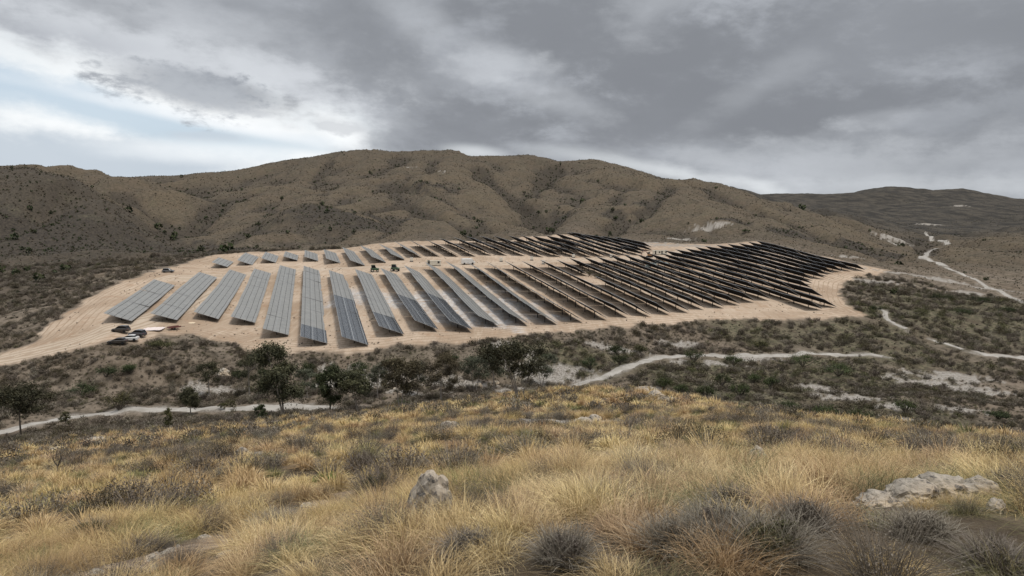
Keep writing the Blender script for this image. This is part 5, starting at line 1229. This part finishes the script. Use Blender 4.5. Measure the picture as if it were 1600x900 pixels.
# hillsides
x, y = field(125000, 190, 3300, 41, 1.6); dk = fq(dark, x, y); g = fbm(x / 30, y / 30, 251, 4); r_ = np.hypot(x, y)
k = clearv(x, y) & (fq(sdn, x, y) > 2.5) & (fq(pale, x, y) < .6) & (rg.uniform(0, 1, len(x)) < .55 + .5 * dk + .6 * g)
dkk = dk[k]; u = rg.uniform(0, 1, k.sum()); gl = fq(gold, x, y)[k]
pk = np.where(u < .015 + .22 * dkk, rg.integers(8, 10, k.sum()), np.where(u < .08, rg.integers(4, 6, k.sum()), np.where(u < .32 + .5 * gl, rg.integers(6, 8, k.sum()), rg.integers(0, 4, k.sum()))))
sc_ = rg.uniform(.42, 1.1, k.sum()) * (1 + .6 * dkk) * np.clip(r_[k] / 520, .65, 1.9)
scatter('hillside_scrub', hill_lib, x[k], y[k], sc_, 'sparse low scrub dotting the hillsides behind the solar field', 'shrubs', 8, pick=pk, tiltv=.05)
# sparse tall dark bushes on the hills
x, y = field(1500, 260, 1400, 41, 1.2); r_ = np.hypot(x, y); dk = fq(dark, x, y); gq = fq(np.minimum(gul, 9), x, y)
k = clearv(x, y) & (fq(sdn, x, y) > 5) & ((rg.uniform(0, 1, len(x)) < .05) | (gq < .5) | (rg.uniform(0, 1, len(x)) < dk * .6))
scatter('dark_hill_bushes', hill_lib, x[k], y[k], np.exp(rg.normal(1.05, .4, k.sum())), 'scattered dark evergreen bushes along the hillside gullies', 'bushes', 9, pick=rg.integers(8, 10, k.sum()), tiltv=.05)
# loose stones
stone_lib = library('stones', [stone_me() for _ in range(5)])
x, y = field(2600, 3, 60, 44, .9)
k = (fq(pale, x, y) > .35) | (rg.uniform(0, 1, len(x)) < .13) | (fq(runoff, x, y) < .45) | ((x < -1.2) & (fbm(x / 2.3, y / 2.3, 207, 3) > .22) & (np.hypot(x, y) < 16))
scatter('loose_stones', stone_lib, x[k], y[k], np.minimum(np.exp(rg.normal(-2.1, .6, k.sum())), .05 + .022 * np.hypot(x[k], y[k])), 'small pale stones lying between the grass tussocks', 'stones', 10, sink=.15, tiltv=.5)
x, y = field(9000, 90, 420, 41, .9)
k = (fq(pale, x, y) > .3) & clearv(x, y)
scatter('loose_stones', stone_lib, x[k], y[k], np.exp(rg.normal(-.9, .5, k.sum())), 'pale boulders and rubble in the dry streambed of the valley', 'stones', 11, sink=.2, tiltv=.5)

# weeds and clods left between the panel rows
x, y = field(5200, 130, 330, 34, 1.0); g = fbm(x / 9, y / 9, 261, 3)
k = (fq(sdn, x, y) < -2) & (g > .05) & (fq(spoil, x, y) < .4)
scatter('sparse_weeds', gfar_lib, x[k], y[k], rg.uniform(.25, .7, k.sum()), 'sparse low weeds and clods on the cleared earth between the panels', 'weeds', 12, pick=rg.integers(0, 7, k.sum()))
# ------------------------------------------------------------------ camera
cam = bpy.data.cameras.new('camera'); cam.lens = 24.0; cam.sensor_width = 36.0
cam.clip_start = .1; cam.clip_end = 20000
co = bpy.data.objects.new('camera', cam); COL.objects.link(co)
co.location = (0, 0, 0); co.rotation_euler = (math.pi / 2 - PITCH, 0, 0)
scene.camera = co

# ------------------------------------------------------------------ sky and sun
SUN_EL, SUN_AZ = math.radians(70), math.radians(108)      # azimuth measured from +Y towards +X
w = bpy.data.worlds.new('World'); scene.world = w; w.use_nodes = True
nt = w.node_tree; bg = nt.nodes['Background']
tcw = N(nt, 'ShaderNodeTexCoord').outputs['Generated']
sx = N(nt, 'ShaderNodeSeparateXYZ'); nt.links.new(tcw, sx.inputs[0])
x_, y_, z_ = sx.outputs
az = math_(nt, 'ARCTAN2', x_, y_)
hyp = math_(nt, 'SQRT', math_(nt, 'ADD', math_(nt, 'MULTIPLY', x_, x_), math_(nt, 'MULTIPLY', y_, y_)))
el = math_(nt, 'ARCTAN2', z_, hyp)
# cloud-deck coordinates: the view direction carried up to a flat cloud base
den = math_(nt, 'ADD', math_(nt, 'MAXIMUM', z_, 0.0), .20)
cx = math_(nt, 'DIVIDE', x_, den); cy = math_(nt, 'DIVIDE', y_, den)
cb = N(nt, 'ShaderNodeCombineXYZ'); nt.links.new(cx, cb.inputs[0]); nt.links.new(cy, cb.inputs[1])
deck = cb.outputs[0]
cb2 = N(nt, 'ShaderNodeCombineXYZ'); nt.links.new(math_(nt, 'ADD', az, math_(nt, 'MULTIPLY', el, .2)), cb2.inputs[0]); nt.links.new(math_(nt, 'MULTIPLY', el, 2.0), cb2.inputs[1])
pol = cb2.outputs[0]
nA = noise(nt, deck, .5, 4, .5, .3); nB = noise(nt, pol, 4.2, 9, .58, .35); nC = noise(nt, pol, 6.0, 8, .6, .1)
nD = noise(nt, pol, 2.2, 5, .55, .2); nE = noise(nt, pol, 15.0, 6, .62, .0)
def blob(a0, e0, ra, re, rot=0.0, wob=.35, src=None):
    """soft patch of the sky centred on azimuth a0, elevation e0"""
    da = math_(nt, 'SUBTRACT', az, a0); de = math_(nt, 'SUBTRACT', el, e0)
    c_, s_ = math.cos(rot), math.sin(rot)
    p = math_(nt, 'ADD', math_(nt, 'MULTIPLY', da, c_ / ra), math_(nt, 'MULTIPLY', de, s_ / ra))
    q = math_(nt, 'ADD', math_(nt, 'MULTIPLY', da, -s_ / re), math_(nt, 'MULTIPLY', de, c_ / re))
    r = math_(nt, 'SQRT', math_(nt, 'ADD', math_(nt, 'MULTIPLY', p, p), math_(nt, 'MULTIPLY', q, q)))
    return math_(nt, 'ADD', r, math_(nt, 'MULTIPLY', math_(nt, 'ADD', math_(nt, 'SUBTRACT', src if src is not None else nC, .5), math_(nt, 'SUBTRACT', nE, .5)), wob * 4))
def B(u, v, ru, rv, rot=0.0, wob=.3, src=None):
    """the same, centred on the direction of a photograph pixel, radii in pixels"""
    x, y, z = ray(u, v)
    return blob(math.atan2(x, y), math.atan2(z, math.hypot(x, y)), ru / 1067.0, rv / 1067.0, rot, wob, src)
def lay(col, r, lo, hi, k, c):
    return mix(nt, math_(nt, 'MULTIPLY', sstep(nt, r, lo, hi), k), col, c)
deckc = mix(nt, sstep(nt, math_(nt, 'ADD', math_(nt, 'MULTIPLY', nA, .35), math_(nt, 'MULTIPLY', nB, .65)), .32, .68), (.245, .26, .285), (.37, .39, .425))
DARKC, LITC = (.215, .228, .25), (.56, .585, .62)
for (u, v, ru, rv, rot, k) in ((950, 50, 240, 75, -.15, .75), (1060, 190, 260, 55, -.05, .7), (1350, 165, 170, 24, .12, .7), (1330, 70, 330, 90, .1, .6), (560, 40, 130, 60, -.5, .5), (745, 195, 120, 50, .1, .65), (1550, 230, 160, 30, .1, .4), (640, 120, 100, 60, -.4, .3)):
    deckc = lay(deckc, B(u, v, ru, rv, rot, .55, nB), 1.45, .35, min(1, k * 1.2), (.20, .212, .234))
for (u, v, ru, rv, rot, k) in ((770, 98, 75, 26, -.1, .75), (1005, 20, 60, 45, .5, .4), (1180, 140, 110, 20, .5, .22), (1385, 186, 60, 12, .1, .3), (250, 40, 300, 50, -.15, .45), (640, 20, 70, 30, -.6, .35), (860, 150, 70, 20, -.3, .4), (1420, 260, 330, 40, 0, .45), (1250, 245, 160, 30, 0, .35), (120, 60, 200, 28, -.2, .6), (290, 88, 210, 26, -.15, 1.0), (430, 130, 120, 18, -.3, .8), (420, 110, 200, 24, -.35, .5)):
    deckc = lay(deckc, B(u, v, ru, rv, rot, .6, nC), 1.5, .2, k * .7, LITC)
deckc = lay(deckc, B(60, 62, 110, 22, 0, .35), 1.3, .3, .5, (.36, .38, .42))
# the opening on the left: blue sky veiled by thin white cloud
sky = N(nt, 'ShaderNodeTexSky'); sky.sky_type = 'NISHITA'; sky.sun_disc = False
sky.sun_elevation = SUN_EL; sky.sun_rotation = SUN_AZ % (2 * math.pi)
sky.altitude = 300; sky.air_density = 1.0; sky.dust_density = 2.0; sky.ozone_density = 1.0
nish = mix(nt, 1.0, sky.outputs[0], (.1, .1, .1), 'MULTIPLY')
blue = mix(nt, .75, nish, (.50, .60, .69))
gap = mix(nt, sstep(nt, nC, .3, .66), (.66, .70, .73), (.82, .84, .85))
gap = lay(gap, B(150, 168, 250, 28, -.22, .3), 1.3, .4, .85, blue)
gap = lay(gap, B(430, 222, 130, 14, -.05, .15), 1.4, .3, .6, blue)
gap = lay(gap, B(90, 243, 270, 32, -.08, .3), 1.3, .45, .85, (.44, .50, .565))
gap = lay(gap, B(330, 214, 60, 8, 0, .35), 1.3, .3, .5, (.5, .54, .59))
# the cloud edge that closes the opening: falls from upper left to the ridge
def le(u0, v0, u1, v1):
    a0 = ray(u0, v0); a1 = ray(u1, v1)
    z0, e0 = math.atan2(a0[0], a0[1]), math.atan2(a0[2], math.hypot(a0[0], a0[1])); z1, e1 = math.atan2(a1[0], a1[1]), math.atan2(a1[2], math.hypot(a1[0], a1[1]))
    k = (e1 - e0) / (z1 - z0); return k, e0 - k * z0
k1, q1 = le(0, 68, 560, 205)
nz2 = math_(nt, 'ADD', math_(nt, 'MULTIPLY', math_(nt, 'SUBTRACT', nC, .5), .14), math_(nt, 'MULTIPLY', math_(nt, 'SUBTRACT', nE, .5), .05))
edge = math_(nt, 'ADD', math_(nt, 'SUBTRACT', math_(nt, 'SUBTRACT', el, math_(nt, 'MULTIPLY', az, k1)), q1), nz2)
x0, y0, z0 = ray(550, 200); a550 = math.atan2(x0, y0)
edge2 = math_(nt, 'ADD', math_(nt, 'SUBTRACT', az, a550), nz2)
opening = math_(nt, 'MULTIPLY', sstep(nt, edge, .035, -.012), sstep(nt, edge2, .05, -.05))
skyc = mix(nt, opening, deckc, gap)
skyc = lay(skyc, B(535, 208, 40, 22, -.4, .35), 1.3, .2, .8, (.86, .88, .89))
skyc = lay(skyc, B(330, 190, 230, 10, -.16, .2), 1.4, .2, .6, (.82, .84, .86))
skyc = lay(skyc, B(330, 238, 150, 16, .0, .2), 1.4, .2, .6, (.80, .83, .85))
for (u, v, ru, rv, rot, k) in ((1010, 262, 95, 11, -.16, .75), (1195, 296, 34, 12, -.3, .85), (740, 238, 50, 11, -.1, .85), (900, 240, 90, 12, -.1, .4), (1400, 292, 300, 16, 0, .35), (1100, 280, 80, 10, -.1, .5)):
    skyc = lay(skyc, B(u, v, ru, rv, rot, .2), 1.5, .1, k * .7, (.70, .73, .75))
# the small dark cloud in the opening
rc = B(300, 146, 100, 30, -.12, .62)
skyc = mix(nt, math_(nt, 'MULTIPLY', sstep(nt, rc, 1.25, .7), .95), skyc, mix(nt, sstep(nt, nC, .4, .65), (.25, .27, .305), (.40, .425, .46)))
skyc = lay(skyc, B(518, 198, 32, 9, -.1, 1.1), 1.3, .3, .6, (.45, .47, .5))
skyc = lay(skyc, B(395, 176, 34, 7, -.1, .4), 1.2, .5, .6, (.48, .5, .53))
# the sky overhead, out of the frame, is brightened to light the ground more
top = math_(nt, 'ADD', 1.0, math_(nt, 'MULTIPLY', sstep(nt, el, .36, .95), 1.0))
cbt = N(nt, 'ShaderNodeCombineXYZ')
for i in range(3): nt.links.new(math_(nt, 'MULTIPLY', top, 10.0 * .79), cbt.inputs[i])
skyc = mix(nt, 1.0, skyc, cbt.outputs[0], 'MULTIPLY')
nt.links.new(skyc, bg.inputs['Color']); bg.inputs['Strength'].default_value = .1

sl = bpy.data.lights.new('sun', 'SUN'); sl.energy = 1.5; sl.angle = math.radians(14); sl.color = (1.0, .955, .88)
so = bpy.data.objects.new('sun', sl); COL.objects.link(so)
dv = Vector((math.sin(SUN_AZ) * math.cos(SUN_EL), math.cos(SUN_AZ) * math.cos(SUN_EL), math.sin(SUN_EL)))
so.rotation_euler = dv.to_track_quat('Z', 'Y').to_euler()
vs = scene.view_settings; vs.view_transform = 'Standard'; vs.look = 'None'; vs.exposure = .6; vs.gamma = 1; vs.use_curve_mapping = False
scene.render.engine = 'CYCLES'; scene.render.resolution_x = 1024; scene.render.resolution_y = 576
scene.cycles.max_bounces = 5; scene.cycles.diffuse_bounces = 2; scene.cycles.transparent_max_bounces = 4
